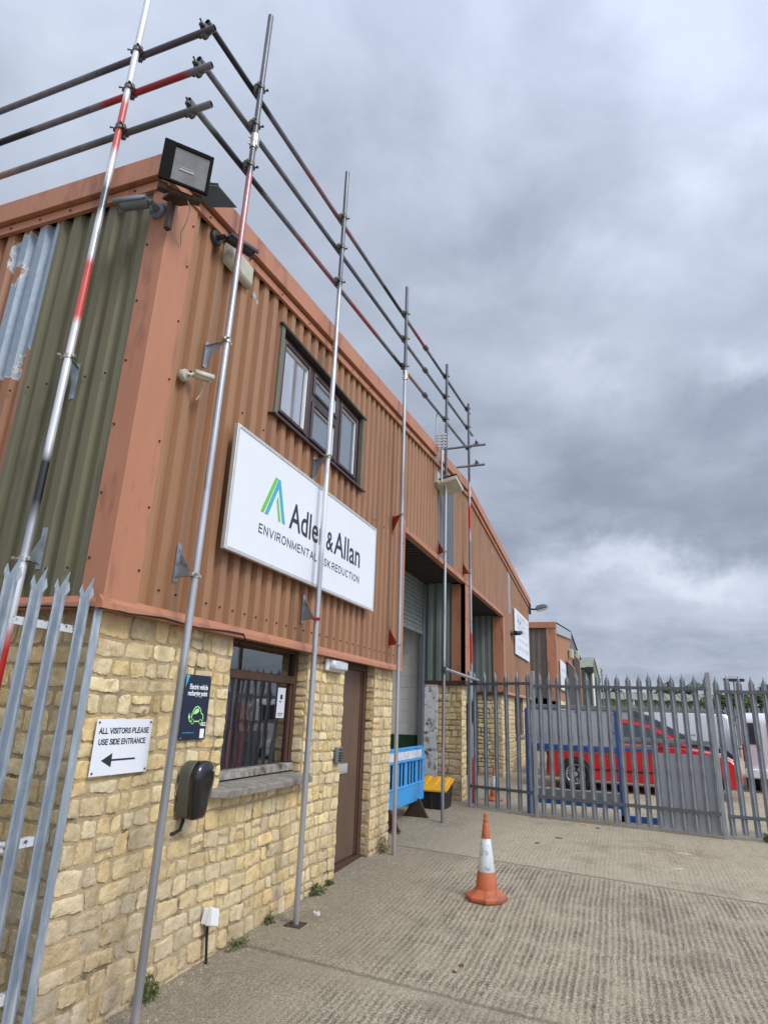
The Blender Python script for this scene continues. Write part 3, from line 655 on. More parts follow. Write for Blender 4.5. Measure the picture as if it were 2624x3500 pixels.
# stepped outer frame
window_bars(F, .03, -.03, [(y0, y0+.06, z0, z1), (y1-.06, y1, z0, z1), (y0+.06, y1-.06, z0, z0+.06), (y0+.06, y1-.06, z1-.06, z1)])
window_bars(F, .035, -.03, [(2.18, 2.26, z0+.06, z1-.06), (2.86, 2.94, z0+.06, z1-.06), (2.26, 2.86, 4.56, 4.64)])
fo = F.build('window_frame', 'window_brown', B)
for (a, b_, c_, d_) in ((1.62, 2.18, 4.14, 4.89), (2.26, 2.86, 4.14, 4.56), (2.26, 2.86, 4.64, 4.89), (2.94, 3.44, 4.14, 4.89)):
    s_ = MB(); t_ = .038
    window_bars(s_, .048, -.01, [(a+.001, a+t_, c_, d_), (b_-t_, b_-.001, c_, d_), (a+t_, b_-t_, c_, c_+t_), (a+t_, b_-t_, d_-t_, d_)])
    s_.build('sash', 'window_brown', fo)
    g_ = MB(); w_ = .008; q_ = t_
    window_bars(g_, .030, .0, [(a+q_, a+q_+w_, c_+q_, d_-q_), (b_-q_-w_, b_-q_, c_+q_, d_-q_), (a+q_+w_, b_-q_-w_, c_+q_, c_+q_+w_), (a+q_+w_, b_-q_-w_, d_-q_-w_, d_-q_)])
    g_.build('glazing_bead', 'white_plastic', fo)
    p_ = MB(); p_.add([(.01, a+t_, c_+t_), (.01, b_-t_, c_+t_), (.01, b_-t_, d_-t_), (.01, a+t_, d_-t_)], [(0, 1, 2, 3)]); p_.build('pane', 'upper_glass', fo)
m = MB(); m.box(.034, .082, 1.50, 1.555, 4.06, 4.955); m.build('window_reveal', 'olive_trim', fo); m = MB(); m.box(.034, .082, 3.505, 3.56, 4.06, 4.955); m.build('window_reveal', 'olive_trim', fo)
m = MB(); m.add([(.03, 1.50, 4.955), (.095, 1.48, 4.95), (.095, 3.58, 4.95), (.03, 3.56, 4.955), (.03, 1.50, 4.985), (.095, 1.48, 4.975), (.095, 3.58, 4.975), (.03, 3.56, 4.985)],
              [(0, 1, 2, 3), (4, 7, 6, 5), (1, 5, 6, 2), (0, 4, 5, 1), (2, 6, 7, 3)]); m.build('window_head', 'dark_reveal', fo)
m = MB(); m.add([(-.02, 1.48, 4.075), (.115, 1.47, 4.045), (.115, 3.60, 4.045), (-.02, 3.58, 4.075), (-.02, 1.48, 4.06), (.115, 1.47, 4.025), (.115, 3.60, 4.025), (-.02, 3.58, 4.06)],
              [(0, 1, 2, 3), (4, 7, 6, 5), (1, 5, 6, 2), (0, 4, 5, 1), (2, 6, 7, 3)]); m.build('window_sill', 'window_brown', fo)
m = MB(); m.box(-.012, -.008, 1.58, 3.48, 4.1, 4.93); m.build('blind_sky_reflection', 'pale_reflection', fo)  # blind, its pale blue also standing in for sky reflected in the panes
m = MB(); m.box(-.5, -.45, 1.4, 3.6, 4.0, 5.0); m.box(-.45, -.02, 1.45, 3.6, 4.95, 5.0); m.box(-.45, -.02, 1.45, 3.6, 4.02, 4.06); m.box(-.45, -.02, 1.40, 1.45, 4.0, 5.0); m.box(-.45, -.02, 3.6, 3.65, 4.0, 5.0)
m.build('window_interior', 'interior_grey', fo)

# --- lower window
F = MB(); y0, y1, z0, z1 = 1.38, 2.655, 1.06, 2.12
window_bars(F, -.10, -.16, [(y0, y0+.05, 1.12, z1), (y1-.05, y1, 1.12, z1), (y0+.05, y1-.05, z1-.045, z1), (y0+.05, y1-.05, 1.80, 1.87)])
window_bars(F, -.115, -.16, [(y0+.05, y0+.075, 1.12, 1.80), (y1-.085, y1-.05, 1.12, 1.80)])
fo = F.build('window_frame', 'timber_brown', B)
m = MB(); m.bbox(-.16, -.075, y0, y1, 1.055, 1.118); m.build('window_sill', 'weathered_wood', fo)
for (c_, d_) in ((1.12, 1.80), (1.87, z1-.045)):
    p_ = MB(); p_.add([(-.14, y0+.05, c_), (-.14, y1-.05, c_), (-.14, y1-.05, d_), (-.14, y0+.05, d_)], [(0, 1, 2, 3)]); p_.build('pane', 'window_glass', fo)
m = MB(); m.box(-1.2, -1.15, .9, 3.3, .9, 2.3); m.box(-1.15, -.17, 1.3, 1.32, .9, 2.3); m.box(-1.15, -.17, 2.72, 2.74, .9, 2.3); m.box(-1.15, -.17, 1.3, 2.74, 2.2, 2.25); m.box(-1.15, -.17, 1.3, 2.74, .95, 1.0)
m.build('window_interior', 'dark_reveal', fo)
m = MB()
for k in (0, 1, 2.2, 3, 3.4, 9.5, 12):
    yy = 1.45+k*.09
    M_ = Matrix.Translation((-.24, yy, 0)) @ Matrix.Rotation(rad(38), 4, 'Z'); m.box(-.001, .001, -.022, .022, 1.20, 1.60, M_)
m.build('reflection_slats', 'pale_reflection', fo)  # pale slats standing in for street reflections in the lower panes
m = MB(); m.bbox(-.42, -.30, 2.04, 2.16, 1.0, 1.62); m.bbox(-.36, -.28, 1.86, 1.93, 1.0, 1.40); m.build('reflection_red', 'red_paint', fo)  # red blocks added behind the glass as a mirrored red shape
m = MB(); m.bbox(-.55, -.50, 2.2, 2.62, 1.28, 1.72); m.build('reflection_grey', 'interior_grey', fo)  # grey board made up to read as a reflection in the pane
m = MB(); m.bbox(-.55, -.49, 2.2, 2.62, 1.0, 1.278); m.build('reflection_green', 'green_paint', fo)  # dark green patch of the same made-up reflection
m = MB(); m.box(-.132, -.130, 2.36, 2.50, 1.50, 1.76); ntc = m.build('window_notice', 'white_panel', fo)
m = MB(); m.box(-.129, -.1285, 2.41, 2.45, 1.66, 1.70); m.box(-.129, -.1285, 2.395, 2.43, 1.635, 1.645); m.box(-.129, -.1285, 2.38, 2.48, 1.535, 1.541); m.box(-.129, -.1285, 2.39, 2.47, 1.52, 1.525); m.build('print', 'ink', ntc)
m = MB(); m.add([(-.10, 1.19, 1.02), (.115, 1.19, 1.035-.02), (.115, 1.24, .975), (.15, 1.38, 1.0), (-.1, 1.3, 1.0)], [(0, 1, 2)])
m = MB()
pl_ = [(-.16, 1.30), (.05, 1.21), (.13, 1.33), (.13, 2.66), (-.16, 2.70)]
m.add([(x, y, 1.052-.12*(x+.16)) for x, y in pl_]+[(x, y, 1.052-.12*(x+.16)-.052) for x, y in pl_], [(0, 1, 2, 3, 4), (9, 8, 7, 6, 5)]+[(i, i+5, (i+1) % 5+5, (i+1) % 5) for i in range(5)])
m.build('stone_sill', 'concrete_sill', B, bevel=.008)

# --- personnel door
D = MB(); window_bars(D, -.09, -.16, [(3.531, 3.59, .06, 2.10), (4.35, 4.438, .06, 2.10), (3.59, 4.35, 2.03, 2.10)])
window_bars(D, -.11, -.17, [(4.315, 4.35, .08, 2.03)])
D.bbox(-.16, -.07, 3.531, 4.438, .0, .07)
df = D.build('door_frame', 'timber_brown', B)
m = MB(); m.bbox(-.17, -.125, 3.59, 4.315, .075, 2.03); dl = m.build('door', 'door_brown', B)
m = MB(); m.bbox(-.127, -.112, 3.73, 4.01, .93, 1.03, .004); m.bbox(-.112, -.105, 3.75, 3.99, .95, 1.005, .002); m.build('letterbox', 'aluminium', dl)
m = MB(); m.box(-.6, -.18, 3.5, 4.5, 0, 2.12); m.build('door_backing', 'dark_reveal', B)

# --- far window
m = MB(); window_bars(m, -.06, -.14, [(15.3, 15.37, 1.05, 2.1), (16.88, 16.95, 1.05, 2.1), (15.37, 16.88, 1.05, 1.12), (15.37, 16.88, 2.03, 2.1), (16.1, 16.16, 1.12, 2.03)])
fo = m.build('window_frame', 'timber_brown', B); m = MB(); m.box(-.13, -.11, 15.37, 16.88, 1.12, 2.03); m.build('pane', 'car_glass', fo)
m = MB(); m.bbox(-.1, .06, 15.25, 17.0, .99, 1.045); m.build('window_sill', 'weathered_wood', fo)

# fixings: rows of dark screw heads
m = MB()
def screw(x, y, z, ax): 
    p = Vector((x, y, z)); d = Vector((1, 0, 0)) if ax == 'x' else Vector((0, -1, 0)); m.tube([p-d*.002, p+d*.007], .0075, 6)
for z in (2.35, 2.75, 3.2, 3.65, 4.1, 4.55, 4.9): screw(.086, .155, z, 'x'); screw(-.065, -.086, z+.03, 'y')
for k in range(28):
    yy = .23+k*PITCH*1.0+.02
    if yy > 4.95: break
    screw(.073, .035+PITCH*(k+2), 2.27, 'x')
    if k % 2 == 0 and not (1.5 < yy < 3.6): screw(.073, .035+PITCH*(k+2), 3.83, 'x')
for k in range(1, 9): screw(-.1-k*PITCH+.035, -.073, 2.33, 'y'); screw(-.1-k*PITCH+.035, -.073, 3.62, 'y')
for k in range(16):
    yy = .3+k*.55; screw(.104, yy, roof(yy)-.25, 'x')
for k in range(6): screw(-.25-k*.3, -.104, 5.08, 'y')
for z in (2.3, 2.8, 3.3, 3.8): screw(.101, 5.07, z, 'x'); screw(.094, 8.945, z, 'x'); screw(.094, 9.155, z, 'x'); screw(-.05, 8.928, z, 'y')
m.build('screw_heads', 'rusty_metal', B)
# small bare patches where paint has flaked near the fascia
m = MB()
for (yy, zz_, a) in ((1.02, 4.93, .03), (1.07, 4.90, .02), (3.07, 5.38-.06, .02), (11.9, 5.4, .05), (12.05, 5.36, .03)):
    m.prism([(-a, -a*.8), (a*.7, -a), (a, a*.4), (a*.2, a), (-a*.8, a*.7)], lambda u, v, w, yy=yy, zz_=zz_: (w, yy+u, zz_+v), .0705, .0715)
m.build('flaked_patch', 'pale_sheet', B)

# ------------------------------------------------------------------ signs on the facade
# large company sign
sg = thing('company_sign', (.16, 2.4, 2.67), 'large white framed company sign with green and blue chevron logo above the ground floor window', 'sign')
SX = .16; a0, a1, b0, b1 = .885, 3.90, 2.672, 3.665
m = MB(); m.box(.075, SX-.028, a0+.10, a1-.10, b0+.08, b1-.08); m.box(SX-.03, SX-.012, a0+.01, a1-.01, b0+.01, b1-.01); m.box(SX-.014, SX-.006, a0+.03, a1-.03, b0+.03, b1-.03); m.build('sign_panel', 'white_panel', sg)
m = MB(); m.bbox(SX-.036, SX, a0, a0+.03, b0, b1, .003); m.bbox(SX-.036, SX, a1-.03, a1, b0, b1, .003); m.bbox(SX-.036, SX, a0+.03, a1-.03, b0, b0+.03, .003); m.bbox(SX-.036, SX, a0+.03, a1-.03, b1-.03, b1, .003)
m.build('sign_frame', 'aluminium', sg)
LX = SX-.005
def flat(name, polys, mt, parent, x, th=.0012):
    mb = MB()
    for pg in polys: mb.prism(pg, lambda u, v, w: (w, u, v), x, x+th)
    return mb.build(name, mt, parent)
zt, zb_ = 3.445, 3.088
flat('logo_stroke', [[(1.322, zb_), (1.368, zb_), (1.552, zt), (1.506, zt)], [(1.612, zb_), (1.648, zb_), (1.572, 3.295), (1.556, 3.25)]], 'lime', sg, LX)
flat('logo_stroke', [[(1.385, zb_), (1.435, zb_), (1.572, 3.365), (1.676, zb_), (1.726, zb_), (1.592, zt), (1.560, zt)]], 'teal', sg, LX)
text('Adler', .315, 'ink', sg, 'lettering', (LX, 1.798, 3.088), FX, bold=.003, fit=(.705, .243))
text('&', .24, 'ink', sg, 'lettering', (LX, 2.556, 3.088), FX, bold=.003, fit=(.165, .185))
text('Allan', .315, 'ink', sg, 'lettering', (LX, 2.742, 3.088), FX, bold=.003, fit=(.688, .243))
caps('ENVIRONMENTAL RISK REDUCTION', 2.10, .066, .0105, 'ink', sg, (LX, 1.325, 2.917), gap=.36, word=.55)

# visitor sign
vs = thing('visitor_sign', (.02, .31, 1.19), 'white notice with a black left arrow directing visitors to the side entrance', 'sign')
m = MB(); m.bbox(.022, .027, .088, .544, 1.195, 1.495, .001); m.build('sign_panel', 'white_panel', vs)
caps('ALL VISITORS PLEASE', .400, .0265, .0062, 'ink', vs, (.0272, .114, 1.419), word=.62)
caps('USE SIDE ENTRANCE', .376, .0265, .0062, 'ink', vs, (.0272, .122, 1.360), word=.62)
flat('arrow', [[(.160, 1.275), (.240, 1.312), (.240, 1.238)], [(.240, 1.280), (.430, 1.280), (.430, 1.270), (.240, 1.270)]], 'ink', vs, .0272, .001)
m = MB()
for (a, b_) in ((.105, 1.478), (.527, 1.478), (.105, 1.212), (.527, 1.212)): m.tube([(.026, a, b_), (.031, a, b_)], .006, 10)
m.build('screw', 'dark_plastic', vs)

# EV sign
ev = thing('recharging_sign', (.02, .96, 1.36), 'dark navy electric vehicle recharging point sign with a light green car drawing', 'sign')
m = MB(); m.bbox(.022, .027, .822, 1.107, 1.362, 1.785, .001); m.build('sign_panel', 'navy', ev)
flat('corner_mark', [[(.823, 1.782), (.862, 1.782), (.823, 1.70)]], 'teal', ev, .0272)
text('Electric vehicle', .0405, 'white_ink', ev, 'lettering', (.0275, .872, 1.690), FX, bold=.0008, fit=(.204, .034))
text('recharging point', .0405, 'white_ink', ev, 'lettering', (.0275, .858, 1.648), FX, bold=.0008, fit=(.218, .034))
def stroke(mb, pts, w, x):
    for (p, q) in zip(pts, pts[1:]):
        p, q = Vector((*p, 0)), Vector((*q, 0)); d = (q-p).normalized(); n = Vector((-d.y, d.x, 0))*w/2; e = d*w*.3
        mb.prism([((p-e+n).x, (p-e+n).y), ((p-e-n).x, (p-e-n).y), ((q+e-n).x, (q+e-n).y), ((q+e+n).x, (q+e+n).y)], lambda u, v, w_: (w_, u, v), x, x+.001)
m = MB(); cyv, czv = .985, 1.515; k = 1.0
car_ol = [(-.058, -.012), (-.052, .022), (-.030, .055), (.0, .064), (.030, .050), (.045, .020), (.068, .008), (.074, -.022), (.060, -.034)]
stroke(m, [(cyv+a*k, czv+b_*k) for a, b_ in car_ol], .008, .0272)
stroke(m, [(cyv-.022, czv-.034), (cyv+.026, czv-.034)], .008, .0272)
for cxw in (-.042, .046):
    stroke(m, [(cyv+cxw+.015*math.cos(t*PI/6), czv-.036+.015*math.sin(t*PI/6)) for t in range(13)], .007, .0274)
m.prism([(cyv-.046, czv+.012), (cyv-.02, czv+.045), (cyv+.012, czv+.052), (cyv+.020, czv+.030), (cyv-.008, czv+.014)], lambda u, v, w: (w, u, v), .0272, .0282)
stroke(m, [(cyv-.058, czv-.036), (cyv-.078, czv-.030), (cyv-.085, czv-.008)], .010, .0276)
stroke(m, [(cyv-.089, czv-.004), (cyv-.080, czv-.004)], .018, .0278); stroke(m, [(cyv-.090, czv+.005), (cyv-.090, czv+.017)], .003, .0272); stroke(m, [(cyv-.079, czv+.005), (cyv-.079, czv+.017)], .003, .0272)
m.build('car_drawing', 'mint', ev)
flat('small_logo', [[(1.036, 1.452), (1.043, 1.452), (1.056, 1.476), (1.051, 1.476)], [(1.047, 1.452), (1.052, 1.452), (1.058, 1.474), (1.060, 1.476), (1.066, 1.452), (1.060, 1.452)]], 'white_ink', ev, .0272)
text('Adler\n&Allan', .015, 'white_ink', ev, 'lettering', (.0275, 1.068, 1.466), FX, bold=.0003, sx=.8)
text('www.adlerandallan.co.uk', .012, 'teal', ev, 'lettering', (.0275, .848, 1.405), FX)
flat('code_panel', [[(1.040, 1.372), (1.086, 1.372), (1.086, 1.432), (1.040, 1.432)]], 'white_ink', ev, .0272)
m = MB()
for (a, b_) in ((.834, 1.772), (1.096, 1.772), (.834, 1.375), (1.096, 1.375)): m.tube([(.026, a, b_), (.030, a, b_)], .004, 8)
m.build('screw', 'aluminium', ev)

# unit 2 sign far along the facade
bs_ = thing('trade_sign', (.1, 16.5, 3.2), 'tall white trade sign with faded grey lettering high on the far end of the facade', 'sign')
m = MB(); m.bbox(.095, .12, 15.02, 17.88, 3.22, 4.50, .003); m.build('sign_panel', 'white_panel', bs_)
caps('BRIZE', 1.65, .36, .10, 'pale_ink', bs_, (.121, 15.55, 4.02))
stq = MB(); stroke(stq, [(17.35, 4.36), (17.6, 4.36), (17.66, 4.2), (17.60, 4.05), (17.42, 3.9)], .07, .121); stroke(stq, [(17.42, 3.80), (17.42, 3.72)], .09, .121); stq.build('emblem', 'pale_ink', bs_)
m = MB(); rr = random.Random(3)
for (ya, yb, zz_, hh) in ((15.7, 17.2, 3.86, .09), (15.6, 17.5, 3.66, .07), (15.45, 17.6, 3.40, .13)):
    y = ya
    while y < yb:
        w_ = .05+rr.random()*.06
        if rr.random() > .12: m.prism([(y, zz_), (y+w_, zz_), (y+w_*.9, zz_+hh), (y+.01, zz_+hh*.9)], lambda u, v, w: (w, u, v), .121, .122)
        y += w_+.03
m.build('small_print', 'pale_ink', bs_)

# ------------------------------------------------------------------ wall-mounted things
# EV charger
ch = thing('ev_charger', (.02, .9, .88), 'black teardrop shaped electric car charger on the stone wall', 'car charger')
def tear(cy0, cz0, top, bot, w, wb, n=20):
    pts = []
    for k in range(n+1):
        a = PI*(k/n); pts.append((cy0+w*math.cos(a), cz0+top*abs(math.sin(a))**.8))
    r = .03
    for (ty, tz, k0) in ((-1, -1, 0), (1, -1, 1)):
        cx_, cz_ = cy0+ty*(wb-r)-.018, cz0-bot+r
        for k in range(4):
            a = PI+PI/2*k/3 if ty < 0 else 1.5*PI+PI/2*k/3
            pts.append((cx_+r*math.cos(a), cz_+r*math.sin(a)))
    return pts
def loft(mb, rings, fn):
    n = len(rings[0][0]); base = len(mb.v)
    for pts, w in rings: mb.v += [Vector(fn(u, v, w)) for u, v in pts]
    for r in range(len(rings)-1):
        for i in range(n): mb.f.append((base+r*n+i, base+r*n+(i+1) % n, base+(r+1)*n+(i+1) % n, base+(r+1)*n+i)); mb.sm.append(True)
    mb.f.append(tuple(base+(len(rings)-1)*n+i for i in range(n))); mb.sm.append(False); return mb
Y0, Z0 = .975, 1.118
m = loft(MB(), [(tear(Y0, Z0, .115, .225, .098, .065), .025), (tear(Y0, Z0, .118, .23, .101, .068), .09), (tear(Y0, Z0, .118, .23, .101, .068), .115)], fw3 := (lambda u, v, w: (w, u, v)))
m.build('charger_body', 'khaki_plastic', ch)
m = loft(MB(), [(tear(Y0, Z0, .121, .233, .104, .071), .116), (tear(Y0, Z0, .122, .234, .105, .072), .14), (tear(Y0, Z0, .116, .228, .098, .066), .162), (tear(Y0, Z0, .095, .205, .078, .05), .176), (tear(Y0, Z0, .05, .16, .04, .035), .182)], fw3)
m.build('front_cover', 'gloss_black', ch)
flat('maker_mark', [[(Y0+.030, Z0+.053), (Y0+.034, Z0+.053), (Y0+.041, Z0+.067), (Y0+.038, Z0+.067)], [(Y0+.042, Z0+.067), (Y0+.046, Z0+.053), (Y0+.043, Z0+.053), (Y0+.040, Z0+.066)], [(Y0+.050, Z0+.055), (Y0+.075, Z0+.055), (Y0+.075, Z0+.058), (Y0+.050, Z0+.058)], [(Y0+.050, Z0+.061), (Y0+.072, Z0+.061), (Y0+.072, Z0+.064), (Y0+.050, Z0+.064)]], 'pale_ink', ch, .177)
m = MB(); m.tube([(.05, Y0-.04, .92), (.055, Y0-.04, .87), (.045, Y0-.05, .82), (.02, Y0-.08, .80), (-.02, Y0-.1, .80)], .011, 10); m.build('supply_cable', 'rubber', ch)

# external socket and its cable
so = thing('outdoor_socket', (.03, 1.38, .2), 'white weatherproof socket box low on the wall with a black cable below', 'socket box')
TM = Matrix.Translation((0, 1.370, .228)) @ Matrix.Rotation(rad(-17), 4, 'X')
m = MB(); m.bbox(.012, .055, -.042, .042, -.050, .045, .006, TM); m.build('back_box', 'white_plastic', so)
m = MB(); m.add([TM @ Vector(p) for p in ((.055, -.046, -.055), (.055, .046, -.055), (.055, .046, .055), (.055, -.046, .055), (.105, -.044, -.050), (.105, .044, -.050), (.085, .044, .050), (.085, -.044, .050))],
              [(0, 1, 2, 3), (4, 7, 6, 5), (0, 4, 5, 1), (1, 5, 6, 2), (2, 6, 7, 3), (3, 7, 4, 0)]); m.build('lid', 'white_plastic', so, bevel=.006)
m = MB(); m.tube([(.04, 1.365, .19), (.04, 1.372, .10), (.05, 1.372, .0), (.06, 1.37, -.09)], .009, 8); m.build('cable', 'cable', so)

# bulkhead light, keypad
bl = thing('bulkhead_light', (.05, 3.18, 1.96), 'white oblong bulkhead light above the brown side door', 'light')
m = MB(); m.bbox(.015, .055, 2.98, 3.41, 1.955, 2.075, .012); m.build('housing', 'white_plastic', bl)
m = loft(MB(), [([(3.02, 1.968), (3.37, 1.968), (3.37, 2.062), (3.02, 2.062)], .055), ([(3.025, 1.972), (3.365, 1.972), (3.365, 2.058), (3.025, 2.058)], .10), ([(3.05, 1.985), (3.34, 1.985), (3.34, 2.045), (3.05, 2.045)], .118)], fw3)
m.build('diffuser', 'light_cover', bl)
kp = thing('keypad', (.03, 3.4, 1.07), 'small grey door entry keypad on the stone beside the door', 'keypad')
m = MB(); m.bbox(.02, .055, 3.34, 3.465, 1.07, 1.225, .008); m.build('housing', 'grey_plastic', kp)
m = MB(); m.box(.0555, .0575, 3.375, 3.44, 1.195, 1.212)
for r in range(4):
    for c in range(3): m.bbox(.055, .060, 3.368+c*.028, 3.390+c*.028, 1.09+r*.024, 1.108+r*.024, .002)
m.build('keys', 'dark_plastic', kp)

# bullet cameras
def bullet(label, base, d, nrm, body_m, hood_m, L=.17, r=.034, group='security cameras on the nearest unit', small=False):
    b = thing('security_camera', base, label, 'camera', group); n = Vector(nrm); P0 = Vector(base); d = Vector(d).normalized()
    mb = MB(); mb.tube([P0-n*.008, P0+n*.02, P0+n*.028], [r*1.45, r*1.45, r*1.2], 20); mb.build('mount', body_m, b)
    J = P0+n*(.085 if not small else .05)+Vector((0, 0, -.005)); mb = MB(); mb.tube([P0+n*.02, P0+n*.05, J], [r*.62, r*.5, r*.45], 12)
    K = J+d*.03+Vector((0, 0, .02)); mb.tube([J, K], r*.42, 10); mb.build('arm', body_m, b)
    mb = MB(); A = K; mb.tube([A, A+d*.015, A+d*L*.92], [r*.8, r, r], 16); mb.build('camera_body', body_m, b)
    mb = MB(); q = d.to_track_quat('Y', 'Z').to_matrix().to_4x4(); M_ = Matrix.Translation(A) @ q
    arc = [(math.cos(t)*(r+.006), math.sin(t)*(r+.006)) for t in [rad(-20+k*22) for k in range(11)]]
    n0 = len(mb.v)
    for yy in (0., L*1.12):
        for x_, z_ in arc: mb.v.append(M_ @ Vector((x_, yy, z_)))
    for i in range(10): mb.f.append((i, i+1, i+12, i+11)); mb.sm.append(True)
    o = mb.build('sunshield', hood_m, b); sm_ = o.modifiers.new('s', 'SOLIDIFY'); sm_.thickness = .003
    mb = MB(); mb.tube([A+d*L*.90, A+d*L*.955], r*.8, 16); mb.build('lens', 'gloss_black', b)
    return b
bullet('grey bullet camera left of the corner, pointing along the end wall', (-.01, -.09, 4.84), (-.9, -.28, -.16), (.15, -1, 0), 'grey_plastic', 'grey_plastic', L=.20, r=.042)
bullet('dark bullet camera right of the corner, crossing in front of the second pole', (.075, .42, 5.02), (.45, .85, -.12), (1, 0, 0), 'dark_plastic', 'dark_plastic', L=.22, r=.042)
c3 = bullet('small cream camera with a loose hanging wire, beside the middle bracket', (.075, .30, 3.76), (.55, .8, .02), (1, 0, 0), 'cream_plastic', 'cream_plastic', L=.12, r=.03, small=True)
m = MB(); m.tube([(.13, .36, 3.80), (.14, .42, 3.77), (.13, .45, 3.70), (.12, .42, 3.64), (.12, .41, 3.62)], .0045, 6); m.build('loose_wire', 'cream_plastic', c3)
bullet('tiny black camera beside the tall trade sign', (.075, 14.6, 3.72), (.3, .9, .1), (1, 0, 0), 'black_plastic', 'black_plastic', L=.3, r=.06)

# siren / junction box
bx = thing('alarm_box', (.09, .7, 4.9), 'cream rectangular alarm box behind the second pole under the eave', 'alarm box')
m = loft(MB(), [([(.54, 4.90), (.90, 4.90), (.90, 5.09), (.54, 5.09)], .075), ([(.54, 4.90), (.90, 4.90), (.90, 5.09), (.54, 5.09)], .115), ([(.57, 4.92), (.87, 4.92), (.87, 5.07), (.57, 5.07)], .14)], fw3)
m.build('cover', 'cream_plastic', bx); m = MB(); m.box(.071, .0745, .56, .88, 4.915, 5.075); m.build('back_plate', 'cream_plastic', bx)

# corner floodlight
fl = thing('floodlight', (.25, -.2, 4.75), 'large square black floodlight on a bracket at the roof corner', 'floodlight')
th = rad(48); ww = Vector((math.cos(th), math.sin(th), 0)); nn = ww.cross(Vector((0, 0, 1))); ti = rad(15)
uu = math.cos(ti)*Vector((0, 0, 1))+math.sin(ti)*nn; fd = ww.cross(uu); C0 = Vector((.312, -.240, 4.985))
fm = Matrix(((ww.x, uu.x, fd.x, C0.x), (ww.y, uu.y, fd.y, C0.y), (ww.z, uu.z, fd.z, C0.z), (0, 0, 0, 1)))
m = MB(); H, V_ = .160, .136
for (x0, x1, y0, y1) in ((-H, -H+.075, -V_, V_), (H-.022, H, -V_, V_), (-H+.075, H-.022, V_-.028, V_), (-H+.075, H-.022, -V_, -V_+.02)): m.bbox(x0, x1, y0, y1, -.02, .0, .004, fm)
m.build('bezel', 'matt_black', fl)
m = MB(); m.add([fm @ Vector(p) for p in ((-H, -V_, -.02), (H, -V_, -.02), (H, V_, -.02), (-H, V_, -.02), (-H*.55, -V_*.6, -.11), (H*.55, -V_*.6, -.11), (H*.55, V_*.6, -.11), (-H*.55, V_*.6, -.11))], [(4, 7, 6, 5), (0, 4, 5, 1), (1, 5, 6, 2), (2, 6, 7, 3), (3, 7, 4, 0)])
m.build('housing', 'rusty_metal', fl)
m = MB(); m.box(-H+.075, H-.022, -V_+.02, V_-.028, -.014, -.010, fm); m.build('lamp_glass', 'lamp_glass', fl)
m = MB(); m.tube([fm @ Vector((-.04, -.03, -.009)), fm @ Vector((.05, -.03, -.009))], .006, 8); m.tube([fm @ Vector((-.04, -.012, -.009)), fm @ Vector((.05, -.012, -.009))], .002, 6); m.build('lamp_tube', 'light_cover', fl)
m = MB(); m.bbox(-.15, -.09, -V_-.05, -V_-.002, -.10, -.03, .006, fm); m.bbox(.07, .13, -V_-.05, -V_-.002, -.10, -.03, .006, fm); m.tube([fm @ Vector((-.09, -V_-.03, -.065)), fm @ Vector((.07, -V_-.03, -.065))], .022, 10)
m.build('yoke', 'rusty_metal', fl)
m = MB(); m.bbox(.11, .15, -.15, -.11, 4.62, 4.84, .003); m.add([(.03, -.12, 4.93), (.19, -.20, 4.87), (.30, -.06, 4.86), (.10, -.03, 4.93), (.03, -.12, 4.91), (.19, -.20, 4.85), (.30, -.06, 4.84), (.10, -.03, 4.91)], [(0, 1, 2, 3), (7, 6, 5, 4), (0, 4, 5, 1), (1, 5, 6, 2), (2, 6, 7, 3), (3, 7, 4, 0)])
m.build('wall_bracket', 'rusty_metal', fl)
m = MB(); m.tube([(.26, -.13, 4.83), (.25, -.08, 4.80), (.22, -.06, 4.72), (.13, -.0, 4.70), (.10, .05, 4.65)], .006, 6); m.build('cable', 'cream_plastic', fl)

fp = thing('bent_flashing', (.2, .2, 5.1), 'loose dark sheet metal flap sticking out behind the corner floodlight', 'metal flap')
m = MB(); m.add([(.10, .06, 5.20), (.24, .18, 5.25), (.31, .33, 5.17), (.16, .20, 5.10), (.10, .06, 5.194), (.24, .18, 5.244), (.31, .33, 5.164), (.16, .20, 5.094)], [(0, 1, 2, 3), (7, 6, 5, 4), (0, 4, 5, 1), (1, 5, 6, 2), (2, 6, 7, 3), (3, 7, 4, 0)])
m.add([(.10, .06, 5.20), (.24, .18, 5.25), (.24, .17, 5.265), (.10, .05, 5.215)], [(0, 1, 2, 3)]); m.build('sheet', 'dark_plastic', fp)

# floodlight above the first roller door
f2 = thing('floodlight', (.1, 6.9, 5.3), 'flat grey floodlight angled down over the first roller door', 'floodlight')
m = MB(); q_ = [(.06, 6.80, 5.34), (.43, 6.80, 5.42), (.47, 7.12, 5.30), (.12, 7.12, 5.22)]
m.add(q_+[(a, b_, c-.07) for a, b_, c in q_], [(0, 1, 2, 3), (7, 6, 5, 4), (0, 4, 5, 1), (1, 5, 6, 2), (2, 6, 7, 3), (3, 7, 4, 0)]); m.build('housing', 'cream_plastic', f2, bevel=.01)
m = MB(); m.add([(a, b_, c+.012) for a, b_, c in q_]+[(a, b_, c+.03) for a, b_, c in q_], [(0, 1, 2, 3), (7, 6, 5, 4), (0, 4, 5, 1), (1, 5, 6, 2), (2, 6, 7, 3), (3, 7, 4, 0)]); m.build('heat_sink', 'dark_plastic', f2)
m = MB(); m.bbox(.06, .12, 6.75, 6.9, 5.30, 5.50, .004); m.build('wall_bracket', 'cream_plastic', f2)
